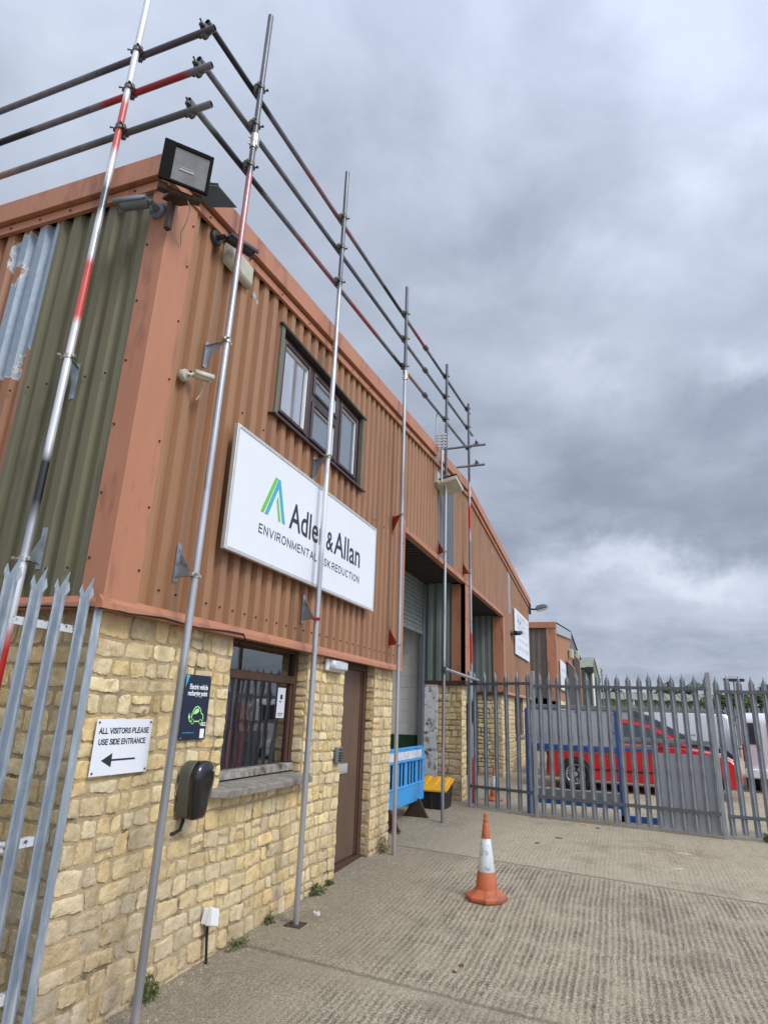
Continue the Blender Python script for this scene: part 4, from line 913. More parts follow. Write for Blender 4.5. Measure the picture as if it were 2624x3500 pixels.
# lamp at the far end of the facade
f3 = thing('wall_lamp', (.1, 18.4, 5.0), 'grey street type lamp head on a short arm at the far gable end', 'lamp')
m = MB(); m.tube([(.09, 18.42, 5.0), (.30, 18.42, 4.98)], .03, 8); m.bbox(.08, .15, 18.33, 18.47, 4.82, 5.16, .01); m.build('arm', 'rusty_metal', f3)
m = MB(); M_ = Matrix.Translation((.50, 18.42, 5.03)) @ Matrix.Rotation(rad(-14), 4, 'Y'); m.bbox(-.20, .20, -.12, .12, -.05, .06, .03, M_); m.bbox(-.16, .12, -.09, .09, .06, .10, .02, M_); m.build('lamp_head', 'grey_plastic', f3)
m = MB(); m.bbox(-.17, .17, -.10, .10, -.085, -.051, .012, M_); m.build('lamp_glass', 'light_cover', f3)

# cable clipped along the base flashing
cb = MB(); pts = [(-1.6, -.118, 2.10), (-.8, -.118, 2.085), (-.3, -.118, 2.10), (-.05, -.118, 2.085), (.09, -.10, 2.09), (.115, .1, 2.08), (.115, .4, 2.10), (.115, .75, 2.085), (.115, 1.1, 2.105), (.115, 1.32, 2.11), (.10, 1.38, 2.08), (.03, 1.40, 2.05)]
cb.tube(pts, .006, 6); tag(cb.build('wall_cable', 'cable'), 'black cable clipped along the flashing above the stonework', 'cable')

# ------------------------------------------------------------------ scaffold
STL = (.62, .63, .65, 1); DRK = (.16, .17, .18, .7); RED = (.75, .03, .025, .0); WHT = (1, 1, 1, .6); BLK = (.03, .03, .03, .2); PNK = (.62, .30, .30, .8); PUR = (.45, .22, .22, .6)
TR = .0242
def tube_obj(name, p, q, bands, base, parent, r=TR, hollow=.84, step=.08):
    p, q = Vector(p), Vector(q); L = (q-p).length; n = max(2, int(L/step)); mb = MB(); pts = [p.lerp(q, i/n) for i in range(n+1)]
    mb.tube(pts, r, 14, hollow=hollow)
    def colr(s):
        c = base(s) if callable(base) else base
        for (a, b_, cc) in bands:
            w = min(1, max(0, min((s-a), (b_-s))/.05+.5)) if a <= s+.05 and s-.05 <= b_ else 0
            c = tuple(x*(1-w)+y*w for x, y in zip(c, cc))
        return c
    cols = []
    d = (q-p).normalized()
    for v in mb.v:
        s = (v-p).dot(d); k = .9+.2*noise.noise(Vector((s*2.3, p.x*7, p.y*5))); c = colr(s); cols.append((c[0]*k, c[1]*k, c[2]*k, c[3]))
    return mb.build(name, 'tube', parent, cols=cols)
def coupler(parent, c, d1, d2, mt='coupler_metal', side=(1, 0, 0)):
    """right-angle coupler: two bands with bolts and wing ends"""
    c = Vector(c); d1 = Vector(d1).normalized(); d2 = Vector(d2).normalized(); n = d1.cross(d2).normalized()
    if n.dot(Vector(side)) < 0: n = -n
    mb = MB()
    a = c+n*(TR); b_ = c-n*(TR)
    for ctr, ax, oth in ((a, d1, d2), (b_, d2, d1)):
        mb.tube([ctr-ax*.022, ctr+ax*.022], TR+.0065, 14)
        for sg_ in (-1, 1):
            e = ctr+oth*sg_*(TR+.016); M_ = Matrix.Translation(e) @ (ax.to_track_quat('Z', 'Y').to_matrix().to_4x4())
            mb.bbox(-.012, .012, -.012, .012, -.018, .018, .003, M_)
        e = ctr+oth*(TR+.018); mb.tube([e-n*.03, e+n*.045], .006, 6); mb.tube([e+n*.028, e+n*.042], .012, 6)
        e = ctr-oth*(TR+.018); mb.tube([e-n*.02, e+n*.02, e+n*.03+oth*-.02], [.006, .006, .008], 6)
    mb.bbox(-.016, .016, -.016, .016, -.016, .016, .002, Matrix.Translation(c))
    return mb.build('coupler', mt, parent)
def wall_bracket(parent, wall, pole, flip=1, mt='galvanised', clamp='zinc', h=.20, nrm=(1, 0, 0)):
    """plate on the wall, triangular gusset, ring clamp round the pole"""
    w = Vector(wall); p = Vector(pole); n = Vector(nrm); out = Vector((p.x-w.x, p.y-w.y, 0)); lat = n.cross(Vector((0, 0, 1)))
    mb = MB()
    def P(a, z, t): return w+out*a+Vector((0, 0, z))+lat*t
    zlo, zhi = (-h*flip, 0)
    for (a, b_, t0, t1, z0, z1) in ((0, .0, -.02, .02, min(zlo, zhi)-.03, max(zlo, zhi)+.03),):
        o = n*.004
        vs = [w+lat*t+Vector((0, 0, z))+o*k for k in (0, 1) for z in (z0, z1) for t in (t0, t1)]
        mb.add(vs, [(0, 2, 3, 1), (4, 5, 7, 6), (0, 1, 5, 4), (2, 6, 7, 3), (0, 4, 6, 2), (1, 3, 7, 5)])
    k = max(.3, 1-.03/out.length); tri = [(0.02, 0), (k, 0), (k, -.012*flip), (.02, -h*flip)]
    vs = [P(a, z, t) for t in (-.0015, .0015) for a, z in tri]
    mb.add(vs, [(0, 1, 2, 3), (7, 6, 5, 4), (0, 4, 5, 1), (1, 5, 6, 2), (2, 6, 7, 3), (3, 7, 4, 0)])
    vs = [P(a, z, t) for t in (-.012, .012) for a, z in ((.02, .0), (k, .0), (k, .003), (.02, .003))]
    mb.add(vs, [(0, 1, 2, 3), (7, 6, 5, 4), (0, 4, 5, 1), (1, 5, 6, 2), (2, 6, 7, 3), (3, 7, 4, 0)])
    br = mb.build('wall_bracket', mt, parent)
    mb = MB(); mb.tube([p-Vector((0, 0, .014)), p+Vector((0, 0, .014))], TR+.006, 14)
    l2 = lat*(TR+.014); M_ = Matrix.Translation(p+l2); mb.bbox(-.02, .02, -.014, .014, -.012, .012, .003, M_); mb.tube([p+l2-n*.02, p+l2+n*.055], .0055, 6); mb.tube([p+l2+n*.03, p+l2+n*.045], .011, 6)
    M_ = Matrix.Translation(p-l2); mb.bbox(-.014, .014, -.012, .012, -.012, .012, .003, M_)
    mb.build('clamp', clamp, br)
def sleeve(parent, p, d, mt='zinc'):
    p = Vector(p); d = Vector(d).normalized(); mb = MB(); mb.tube([p-d*.07, p+d*.07], TR+.007, 14)
    s = d.orthogonal().normalized()
    for k in (-.035, .035): mb.tube([p+d*k-s*.045, p+d*k+s*.045], .008, 6)
    mb.bbox(-.04, .0, -.018, .018, -.06, .06, .004, Matrix.Translation(p) @ d.to_track_quat('Z', 'Y').to_matrix().to_4x4())
    return mb.build('sleeve_coupler', mt, parent)
def foot(parent, p):
    mb = MB(); mb.bbox(p[0]-.075, p[0]+.075, p[1]-.075, p[1]+.075, p[2]-.004, p[2]+.005, .002); mb.tube([(p[0], p[1], p[2]), (p[0], p[1], p[2]+.05)], .018, 10); mb.build('base_plate', 'rusty_metal', parent)
poles = {
 'A': ((-.455, -.20, -.08), (-.405, -.20, 7.05)), 'B': ((.25, .458, -.06), (.25, .524, 7.488)), 'C': ((.24, 2.289, -.03), (.24, 2.292, 7.471)),
 'D': ((.23, 4.66, .03), (.23, 4.545, 7.561)), 'E': ((.22, 6.831, .07), (.22, 6.924, 7.638)), 'F': ((.22, 8.887, .10), (.22, 8.685, 7.726))}
lab = {'A': 'silver scaffold pole with red and black bands, left of the building corner', 'B': 'scaffold pole nearest the corner, its upper half pinkish, passing the dark camera',
 'C': 'scaffold pole crossing in front of the big company sign', 'D': 'scaffold pole at the left jamb of the first roller door', 'E': 'scaffold pole in front of the dark grey sheet, beside the yellow lidded bin', 'F': 'red banded scaffold pole at the pier where the fence starts'}
def on(k, z): p, q = (Vector(v) for v in poles[k]); return p.lerp(q, (z-p.z)/(q.z-p.z))
PO = {}
def upper(zs): return lambda s: STL if s < zs else DRK
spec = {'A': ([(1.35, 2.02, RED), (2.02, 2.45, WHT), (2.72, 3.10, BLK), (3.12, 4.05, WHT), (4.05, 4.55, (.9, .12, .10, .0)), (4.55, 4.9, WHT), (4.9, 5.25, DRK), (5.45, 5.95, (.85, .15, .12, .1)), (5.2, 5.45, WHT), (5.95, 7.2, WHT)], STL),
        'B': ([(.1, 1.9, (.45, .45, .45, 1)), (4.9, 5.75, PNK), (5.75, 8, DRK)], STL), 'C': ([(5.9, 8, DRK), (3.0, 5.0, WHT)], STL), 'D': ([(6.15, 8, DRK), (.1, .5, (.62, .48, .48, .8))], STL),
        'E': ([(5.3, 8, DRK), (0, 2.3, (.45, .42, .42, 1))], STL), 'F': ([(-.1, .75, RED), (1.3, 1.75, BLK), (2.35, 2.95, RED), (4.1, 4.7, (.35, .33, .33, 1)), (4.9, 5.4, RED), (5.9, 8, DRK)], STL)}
for k, (p, q) in poles.items():
    t_ = thing('scaffold_pole', p, lab[k], 'scaffold pole', 'upright scaffold poles along the walls'); PO[k] = t_
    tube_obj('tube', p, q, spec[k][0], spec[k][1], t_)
    if k != 'A' and k != 'F': foot(t_, p)
# guard rails rising parallel with the gable verge
ux = Vector((0, 0, 1))
RR = [((.17, -.13, 6.545), (.17, 9.02, 7.66), 'top'), ((.17, -.15, 6.135), (.17, 9.30, 7.28), 'middle'), ((.17, -.18, 5.695), (.17, 8.95, 6.785), 'lowest')]
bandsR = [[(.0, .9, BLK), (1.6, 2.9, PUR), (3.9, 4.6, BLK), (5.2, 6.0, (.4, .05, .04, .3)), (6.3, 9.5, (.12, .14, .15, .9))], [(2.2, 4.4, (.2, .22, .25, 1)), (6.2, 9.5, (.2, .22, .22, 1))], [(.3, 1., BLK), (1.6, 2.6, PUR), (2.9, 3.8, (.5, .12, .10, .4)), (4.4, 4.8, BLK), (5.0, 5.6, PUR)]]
for (p, q, w_), bd in zip(RR, bandsR):
    t_ = thing('guard_rail', p, w_+' sloping guard rail above the facade verge, fixed behind the poles', 'scaffold rail', 'guard rails above the roof edge')
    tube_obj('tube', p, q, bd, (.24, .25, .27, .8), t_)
    dR = Vector(q)-Vector(p); sleeve(t_, Vector(p)+dR*((5.72-p[1])/dR.y), dR, 'coupler_metal')
    for k in 'BCDEF':
        yy = poles[k][1][1]; pt = Vector(p)+dR*((yy-p[1])/dR.y); pp = on(k, pt.z); coupler(PO[k], (pp.x-TR, pp.y, pt.z), (0, 0, 1), dR)
LR = [(6.41, 'top', .27), (6.02, 'middle', .30), (5.625, 'lowest', .35)]
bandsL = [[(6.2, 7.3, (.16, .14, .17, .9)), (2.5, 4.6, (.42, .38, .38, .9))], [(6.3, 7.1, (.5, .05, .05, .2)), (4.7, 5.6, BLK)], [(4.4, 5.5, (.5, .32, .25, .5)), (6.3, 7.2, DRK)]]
for (z, w_, xe), bd in zip(LR, bandsL):
    p, q = (-7, -.15, z), (xe, -.15, z)
    t_ = thing('guard_rail', p, w_+' level guard rail above the end wall, running off to the left', 'scaffold rail', 'guard rails above the roof edge')
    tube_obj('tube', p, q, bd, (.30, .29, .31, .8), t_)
    coupler(PO['A'], (on('A', z).x, -.175, z), (0, 0, 1), (1, 0, 0), 'coupler_metal', (0, -1, 0))
    coupler(t_, (.17, -.14, z+.02), (1, 0, 0), (0, 1, .12), 'coupler_metal', (0, 0, 1))
    if xe > .3: pass
# wall brackets
wall_bracket(PO['A'], (-.485, -.07, 3.70), (on('A', 3.70).x, -.20, 3.70), nrm=(0, -1, 0)); wall_bracket(PO['A'], (-.47, -.07, 2.36), (on('A', 2.36).x, -.20, 2.36), -1, nrm=(0, -1, 0))
def wb(k, y, z, flip, mt, cm='zinc'): p = on(k, z); wall_bracket(PO[k], (.072, y, z), (p.x, p.y, z), flip, mt, cm)
p = on('B', 4.12); wall_bracket(PO['B'], (.072, .505, 4.12), (p.x, p.y, 4.12), 1, 'galvanised', 'zinc', .15); wb('B', .51, 2.38, -1, 'galvanised'); wb('C', 2.335, 3.94, 1, 'galvanised'); wb('C', 2.335, 2.36, -1, 'galvanised', 'red_oxide')
wb('D', 4.71, 4.06, 1, 'red_oxide'); wb('D', 4.72, 2.38, -1, 'red_oxide'); wb('E', 7.03, 4.12, -1, 'red_oxide'); wb('F', 8.85, 4.16, -1, 'red_oxide')
sleeve(PO['B'], on('B', 6.02), (0, 0, 1)); sleeve(PO['D'], on('D', 6.10), (0, 0, 1)); sleeve(PO['F'], on('F', 5.75), (0, 0, 1))
t_ = thing('cross_tube', (.15, 7.2, 2.2), 'short silver scaffold tube tying the bin side pole to the fence side pole', 'scaffold tube'); p, q = (.255, 6.78, 2.24), (.30, 9.12, 2.16)
p = Vector((.27, 6.72, 2.235)); q = Vector((.45, 8.35, 2.15)); tube_obj('tube', p, q, [], STL, t_); coupler(PO['E'], (.245, 6.84, 2.225), (0, 0, 1), (q-p)); coupler(t_, (.40, 8.3, 2.155), (0, 0, 1), (q-p))
for (p, q, l_) in (((-1.4, 8.4, 6.62), (.62, 8.4, 6.64), 'upper short scaffold tube poking out over the far roof edge'), ((-1.4, 8.4, 6.19), (.60, 8.4, 6.22), 'lower short scaffold tube poking out over the far roof edge')):
    t_ = thing('scaffold_tube', p, l_, 'scaffold tube', 'short scaffold tubes over the roof edge'); tube_obj('tube', p, q, [], (.35, .36, .38, 1), t_); coupler(t_, (.44, 8.4, q[2]+.04), (1, 0, 0), (0, 1, .12))
t_ = thing('scaffold_tube', (-.1, 5.7, 5.7), 'dark stub of scaffold tube standing up from the roof edge', 'scaffold tube', 'short scaffold tubes over the roof edge'); tube_obj('tube', (-.05, 5.9, 5.5), (-.17, 5.7, 6.25), [], (.1, .1, .1, .8), t_)
# hoist mast clamped beside the fifth pole
hm = thing('hoist_mast', (.2, 6.6, 5.2), 'thin silver mast with a stack of clamp plates behind the roof edge', 'hoist mast')
tube_obj('tube', (.22, 6.62, 5.24), (.22, 6.62, 6.15), [], STL, hm, r=.017); tube_obj('tube', (.11, 6.6, 5.7), (.13, 6.6, 6.5), [], STL, hm, r=.012)
m = MB()
for k in range(5): m.bbox(.12, .30, 6.585, 6.605, 5.86+k*.055, 5.89+k*.055, .003); m.tube([(.16, 6.56, 5.875+k*.055), (.16, 6.63, 5.875+k*.055)], .008, 6); m.tube([(.26, 6.56, 5.875+k*.055), (.26, 6.63, 5.875+k*.055)], .008, 6)
m.bbox(.10, .24, 6.63, 6.64, 5.62, 5.84, .003); m.build('clamp_plates', 'aluminium', hm)

# ------------------------------------------------------------------ palisade fences
def paling_mb(z0, z1, w=.066, dep=.028, splay=.0, tri=True):
    """W-section pale standing at local origin, its width along X, face towards -Y; triple pointed top"""
    pr = [(-.5, .35), (-.42, .0), (-.22, .0), (-.10, 1), (.10, 1), (.22, .0), (.42, .0), (.5, .35)]
    mb = MB(); rows = [z0, z1-.12]; vs = []
    for z in rows:
        vs += [Vector((a*w, -b*dep, z)) for a, b in pr]
    tops = [.085, .055, .0, .045, .045, .0, .055, .085] if False else ([.03, .075, .03, .12, .12, .03, .075, .03] if tri else [0, .03, .07, .12, .12, .07, .03, 0])
    sc = [1.45, 1.3, .8, .3, .3, .8, 1.3, 1.45] if tri else [1, .9, .6, .12, .12, .6, .9, 1]
    for (a, b), t, s_ in zip(pr, tops, sc):
        vs.append(Vector((a*w*s_, -b*dep-splay*t, z1-.12+t)))
    n = 8; fs = []
    for r in (0, 1):
        for i in range(n-1): fs.append((r*n+i, r*n+i+1, (r+1)*n+i+1, (r+1)*n+i))
    mb.add(vs, fs); return mb
def solid(o, t=.003):
    m_ = o.modifiers.new('s', 'SOLIDIFY'); m_.thickness = t; return o
# near fence: runs from the building corner towards the viewer
nf = thing('palisade_fence', (.03, -.07, 0), 'near galvanised palisade fence meeting the stone corner on the left', 'fence', 'galvanised palisade fences')
m = MB(); m.add([(.058, -.10, -.1), (.058, -.045, -.1), (.0, -.045, -.1), (.0, -.05, -.1), (.053, -.05, -.1), (.053, -.10, -.1)]+[(.058, -.10, 2.09), (.058, -.045, 2.09), (.0, -.045, 2.09), (.0, -.05, 2.09), (.053, -.05, 2.09), (.053, -.10, 2.09)],
             [(i, (i+1) % 6, (i+1) % 6+6, i+6) for i in range(6)]+[tuple(range(6, 12))]); m.build('post', 'galv_near', nf)
m = MB(); m.bbox(-.075, -.025, -3.2, -2.0+0, -.1, 2.25) ; m.build('post', 'galv_near', nf) if False else None
for (z0, z1) in ((1.935, 1.975), (.905, .945), (.25, .29)):
    m = MB(); m.bbox(.010, .014, -2.6, -.10, z0, z1, .001); m.box(-.025, .010, -2.6, -.10, z1-.004, z1); m.build('rail', 'white_rail', nf)
base = paling_mb(-.06, 2.245, w=.068, splay=.15, tri=True)
first = None
for k in range(16):
    yy = -.150-k*.158
    if first is None:
        mb = MB(); R_ = Matrix.Rotation(rad(90), 4, 'Z')       # face towards +X
        mb.add([R_ @ v + Vector((.016, yy, 0)) for v in base.v], base.f); first = solid(mb.build('paling', 'galv_near', nf, recalc=False), .004); o = first
    else:
        o = first.copy(); COL.objects.link(o); o.location = (0, -k*.158, random.uniform(-.02, .015)); o.rotation_euler = (random.uniform(-.006, .006), 0, 0)
m = MB()
for k in range(16):
    for z in (1.955, .925): m.tube([(.012, -.150-k*.158, z), (.040, -.150-k*.158, z)], .006, 8)
m.build('bolts', 'rusty_metal', nf)
# far fence / gate across the yard
def fence_run(name, label, p, q, n, z_top, zr, posts=(True, True), group='galvanised palisade fences', mt='galv_fence', rail_front=True, w=.073, rails=None, offs=.5, skip=()):
    p, q = Vector(p), Vector(q); d = (q-p); L = Vector((d.x, d.y, 0)).length; ang = math.atan2(d.y, d.x)
    t_ = thing(name, (p.x, p.y, p.z), label, 'gate' if 'gate' in name else 'fence', group)
    ex = Vector((math.cos(ang), math.sin(ang), 0)); ey = Vector((-math.sin(ang), math.cos(ang), 0)); gr0, gr1 = p.z, q.z
    M_ = lambda s: Matrix.Translation(p+ex*s+Vector((0, 0, (gr1-gr0)*s/L))) @ Matrix.Rotation(ang, 4, 'Z')
    for s, on_ in ((0, posts[0]), (L, posts[1])):
        if on_:
            mb = MB(); mb.bbox(-.028, .028, -.02, .03, -.05, z_top+.02, .004, M_(s)); mb.build('post', 'post_steel', t_)
    for z in (rails or (zr, .30)):
        mb = MB(); h_ = .045; y_ = -.034
        a = M_(.03); b_ = M_(L-.03)
        vs = [a @ Vector((0, y_, z)), a @ Vector((0, y_, z+h_)), a @ Vector((0, -.002+y_+.028, z+h_)), b_ @ Vector((0, y_, z)), b_ @ Vector((0, y_, z+h_)), b_ @ Vector((0, -.002+y_+.028, z+h_))]
        mb.add(vs, [(0, 3, 4, 1), (1, 4, 5, 2)]); solid(mb.build('rail', 'rail_steel', t_, recalc=False), .004)
    f = None
    for k in range(n):
        s = L*(k+offs)/n
        if k in skip: continue
        if f is None:
            mb = paling_mb(.05, z_top, w=w, tri=False); fr = MB(); fr.add([v+Vector((0, 0, 0)) for v in mb.v], mb.f)
            me_o = fr.build('paling', mt, None, recalc=False); me_o.parent = t_; solid(me_o, .003); f = me_o; o = f
        else:
            o = f.copy(); COL.objects.link(o)
        pos = ex*s+Vector((0, 0, (gr1-gr0)*s/L+random.uniform(-.012, .012))); o.location = pos; o.rotation_euler = (random.uniform(-.004, .004), random.uniform(-.006, .006), ang)
    return t_
fence_run('palisade_fence', 'short grey palisade fence between the stone pier and the gate post', (.27, 8.42, .10), (1.42, 7.98, .112), 6, 2.19, 1.99, rails=(1.97, .32), offs=.62, posts=(True, False))
gt = fence_run('palisade_gate', 'wide grey palisade gate with a grey sheet on its lower right half', (1.42, 7.98, .112), (3.97, 7.63, .107), 17, 2.17, 1.98, offs=.72, rails=(1.93, .28), posts=(True, True), group=None)
m = MB(); a_ = Vector((3.13, 7.80, 0)); b2 = Vector((3.95, 7.69, 0)); dd = (b2-a_); 
m.add([a_+Vector((0, 0, .13)), b2+Vector((0, 0, .13)), b2+Vector((0, 0, 1.15)), a_+Vector((0, 0, 1.15)), a_+Vector((0, .012, .13)), b2+Vector((0, .012, .13)), b2+Vector((0, .012, 1.15)), a_+Vector((0, .012, 1.15))], [(0, 1, 2, 3), (7, 6, 5, 4), (0, 4, 5, 1), (1, 5, 6, 2), (2, 6, 7, 3), (3, 7, 4, 0)])
m.build('sheet_panel', 'panel_grey', gt)
fence_run('palisade_fence', 'grey palisade fence to the right of the gate, running out of view', (3.99, 7.66, .107), (8.9, 7.35, .10), 33, 2.15, 1.93, rails=(1.90, .26), posts=(False, True))
fence_run('palisade_fence', 'distant palisade fence at the back of the yard behind the vans', (3.2, 27, .28), (17, 27.5, .28), 80, 2.0, 1.6, rails=(1.55, .35), w=.08)

# ------------------------------------------------------------------ yard things
# traffic cones
def cone(loc, label, s=1.0, rz=0.):
    t_ = thing('traffic_cone', loc, label, 'traffic cone', 'traffic cones'); x, y, z = loc
    def ring(r, h, n=24): return [(x+r*math.cos(2*PI*k/n+rz), y+r*math.sin(2*PI*k/n+rz), z+h) for k in range(n)]
    def lathe(pr, nm, mt, n=24):
        mb = MB(); 
        for r, h in pr: mb.v += [Vector(v) for v in ring(r*s, h*s, n)]
        for i in range(len(pr)-1):
            for k in range(n): mb.f.append((i*n+k, i*n+(k+1) % n, (i+1)*n+(k+1) % n, (i+1)*n+k)); mb.sm.append(n > 10)
        mb.f.append(tuple(range((len(pr)-1)*n, len(pr)*n))); mb.sm.append(False)
        return mb.build(nm, mt, t_)
    lathe([(.190, .0), (.198, .014), (.198, .034), (.185, .044), (.115, .088), (.105, .094)], 'base', 'cone_orange', 8)
    lathe([(.103, .088), (.098, .12), (.082, .235), (.080, .238)], 'cone_body', 'cone_orange')
    lathe([(.0805, .238), (.081, .24), (.046, .515), (.044, .517)], 'reflective_sleeve', 'cone_white')
    lathe([(.0445, .517), (.030, .63), (.028, .638), (.0245, .645), (.0245, .672), (.026, .676), (.025, .683), (.019, .69), (.018, .72), (.020, .725), (.018, .735)], 'cone_top', 'cone_orange')
    return t_
cone((1.50, 3.55, gz(3.55)), 'orange traffic cone with a scuffed white band standing alone on the concrete', .958, rad(10))
cone((.50, 9.4, .125), 'orange traffic cone half hidden behind the first fence', .80)

# chapter 8 barrier
cb_ = thing('pedestrian_barrier', (-.26, 6.4, .09), 'blue plastic pedestrian barrier with a white band, in the doorway', 'barrier')
def barrier():
    xb = -.26; y0, y1 = 5.42, 7.42; zb0, zt0 = .31, 1.09
    mb = MB(); t = .022
    def seg(a0, a1, z0, z1, tt=t): mb.bbox(xb-tt, xb+tt, a0, a1, z0, z1, .008)
    seg(y0, y1, zb0, .56); seg(y0, y1, .90, zt0-.03, .018); seg(y0+.05, y1-.08, zt0-.04, zt0, .02)
    k = y0; i = 0
    while k < y1-.02:
        wv = .05 if i % 3 else .13; seg(k, min(k+wv, y1), .55, .91, .009); k += wv+.10; i += 1
    seg(y1-.05, y1+.05, .42, .98, .014); seg(y0, y1, .545, .575, .028); seg(y0, y1, .885, .915, .028)
    mb.build('panel', 'blue_barrier', cb_)
    m2 = MB(); m2.box(xb-.06, xb-.05, y0+.0, y1-.02, .50, .95); m2.build('slot_shadow', 'rubber', cb_)
    m2 = MB(); m2.bbox(xb+.0185, xb+.022, y0+.08, y1-.16, .925, 1.035, .001); m2.build('reflective_band', 'white_tape', cb_)
    m2 = MB()
    for k in (6.35, 6.50, 6.9): m2.box(xb+.0225, xb+.0235, k, k+.07, .955, 1.005)
    m2.build('faded_print', 'pale_ink', cb_)
    for fy in (5.78, 7.10):
        m3 = MB(); m3.add([(xb-.20, fy-.03, .085), (xb+.20, fy-.03, .085), (xb+.17, fy-.03, .12), (xb+.05, fy-.03, .34), (xb-.05, fy-.03, .34), (xb-.17, fy-.03, .12),
                           (xb-.20, fy+.03, .085), (xb+.20, fy+.03, .085), (xb+.17, fy+.03, .12), (xb+.05, fy+.03, .34), (xb-.05, fy+.03, .34), (xb-.17, fy+.03, .12)],
                          [(0, 1, 2, 3, 4, 5), (11, 10, 9, 8, 7, 6)]+[(i, i+6, (i+1) % 6+6, (i+1) % 6) for i in range(6)])
        m3.build('foot', 'rusty_metal', cb_)
barrier()
# grit bin
gb = thing('grit_bin', (-.25, 8.1, .1), 'black plastic bin with a sloping yellow lid by the stone pier', 'storage bin')
m = MB(); T = .03
bot = [(-.47, 7.89), (-.03, 7.89), (-.03, 8.32), (-.47, 8.32)]; tp = [(-.50, 7.86, .365), (.0, 7.86, .365), (.0, 8.35, .50), (-.50, 8.35, .50)]
m.add([(a, b_, .10) for a, b_ in bot]+tp, [(0, 3, 2, 1), (4, 5, 6, 7), (0, 1, 5, 4), (1, 2, 6, 5), (2, 3, 7, 6), (3, 0, 4, 7)])
for a in (-.40, -.25, -.10): m.bbox(a-.02, a+.02, 7.862, 7.89, .12, .34, .004)
m.build('bin_body', 'bin_black', gb, bevel=.015)
m = MB(); m.add([(-.52, 7.83, .365), (.02, 7.83, .365), (.02, 8.37, .505), (-.52, 8.37, .505), (-.52, 7.83, .40), (.02, 7.83, .40), (.02, 8.37, .545), (-.52, 8.37, .545)],
             [(0, 3, 2, 1), (4, 5, 6, 7), (0, 1, 5, 4), (1, 2, 6, 5), (2, 3, 7, 6), (3, 0, 4, 7)])
for a in (-.42, -.25, -.08): m.add([(a-.05, 8.02, .452), (a+.05, 8.02, .452), (a+.05, 8.36, .545), (a-.05, 8.36, .545), (a-.04, 8.04, .475), (a+.04, 8.04, .475), (a+.04, 8.35, .565), (a-.04, 8.35, .565)], [(4, 5, 6, 7), (0, 1, 5, 4), (1, 2, 6, 5), (2, 3, 7, 6), (3, 0, 4, 7)])
m.build('lid', 'bin_yellow', gb, bevel=.008)

# blue and grey steel frame standing behind the gate
sf = thing('steel_frame_stand', (2.6, 8.35, .12), 'blue and grey steel frame with a perforated grey panel standing behind the gate', 'steel frame')
yf = 8.35; m = MB()
for (x0, x1, z0, z1) in ((1.225, 1.275, .10, 1.72), (2.64, 2.685, .10, 1.72), (1.275, 2.64, 1.095, 1.17), (2.685, 3.2, 1.12, 1.165), (2.64, 3.18, .06, .20), (1.275, 2.64, .28, .36)): m.bbox(x0, x1, yf-.03, yf+.03, z0, z1, .004)
m.build('blue_frame', 'frame_blue', sf)
m = MB(); m.bbox(1.29, 4.18, yf-.025, yf+.025, 1.725, 1.79, .004); m.bbox(2.72, 4.06, yf-.02, yf+.02, 1.27, 1.33, .004); m.bbox(2.685, 3.2, yf-.02, yf+.02, 1.17, 1.22, .004); m.bbox(1.29, 2.64, yf-.04, yf+.04, .37, .50, .006)
m.bbox(1.34, 2.64, yf-.02, yf+.02, 1.065, 1.105, .003); m.build('grey_rails', 'steel_grey', sf)
m = MB(); m.bbox(1.28, 2.635, yf-.012, yf-.004, 1.175, 1.715, .001); m.bbox(2.70, 2.84, yf-.012, yf-.004, 1.60, 1.715, .001); m.build('grey_panel', 'panel_grey', sf)
m = MB()
for cx in range(9):
    for rz_ in range(4):
        for dx in (0, .035): m.tube([(1.38+cx*.145+dx, yf-.0135, 1.23+rz_*.035), (1.38+cx*.145+dx, yf-.0115, 1.23+rz_*.035)], .006, 6)
for (a, z) in ((1.35, 1.69), (2.05, 1.68), (2.60, 1.67), (1.62, 1.42), (2.61, 1.38)): m.box(a-.012, a+.012, yf-.0135, yf-.0115, z-.012, z+.012)
m.build('holes', 'black_plastic', sf)
m = MB(); m.bbox(4.03, 4.08, yf-.03, yf+.02, 1.10, 1.60, .004); m.bbox(1.33, 1.36, yf-.02, yf+.03, .1, 1.05, .004); m.build('black_upright', 'black_plastic', sf)

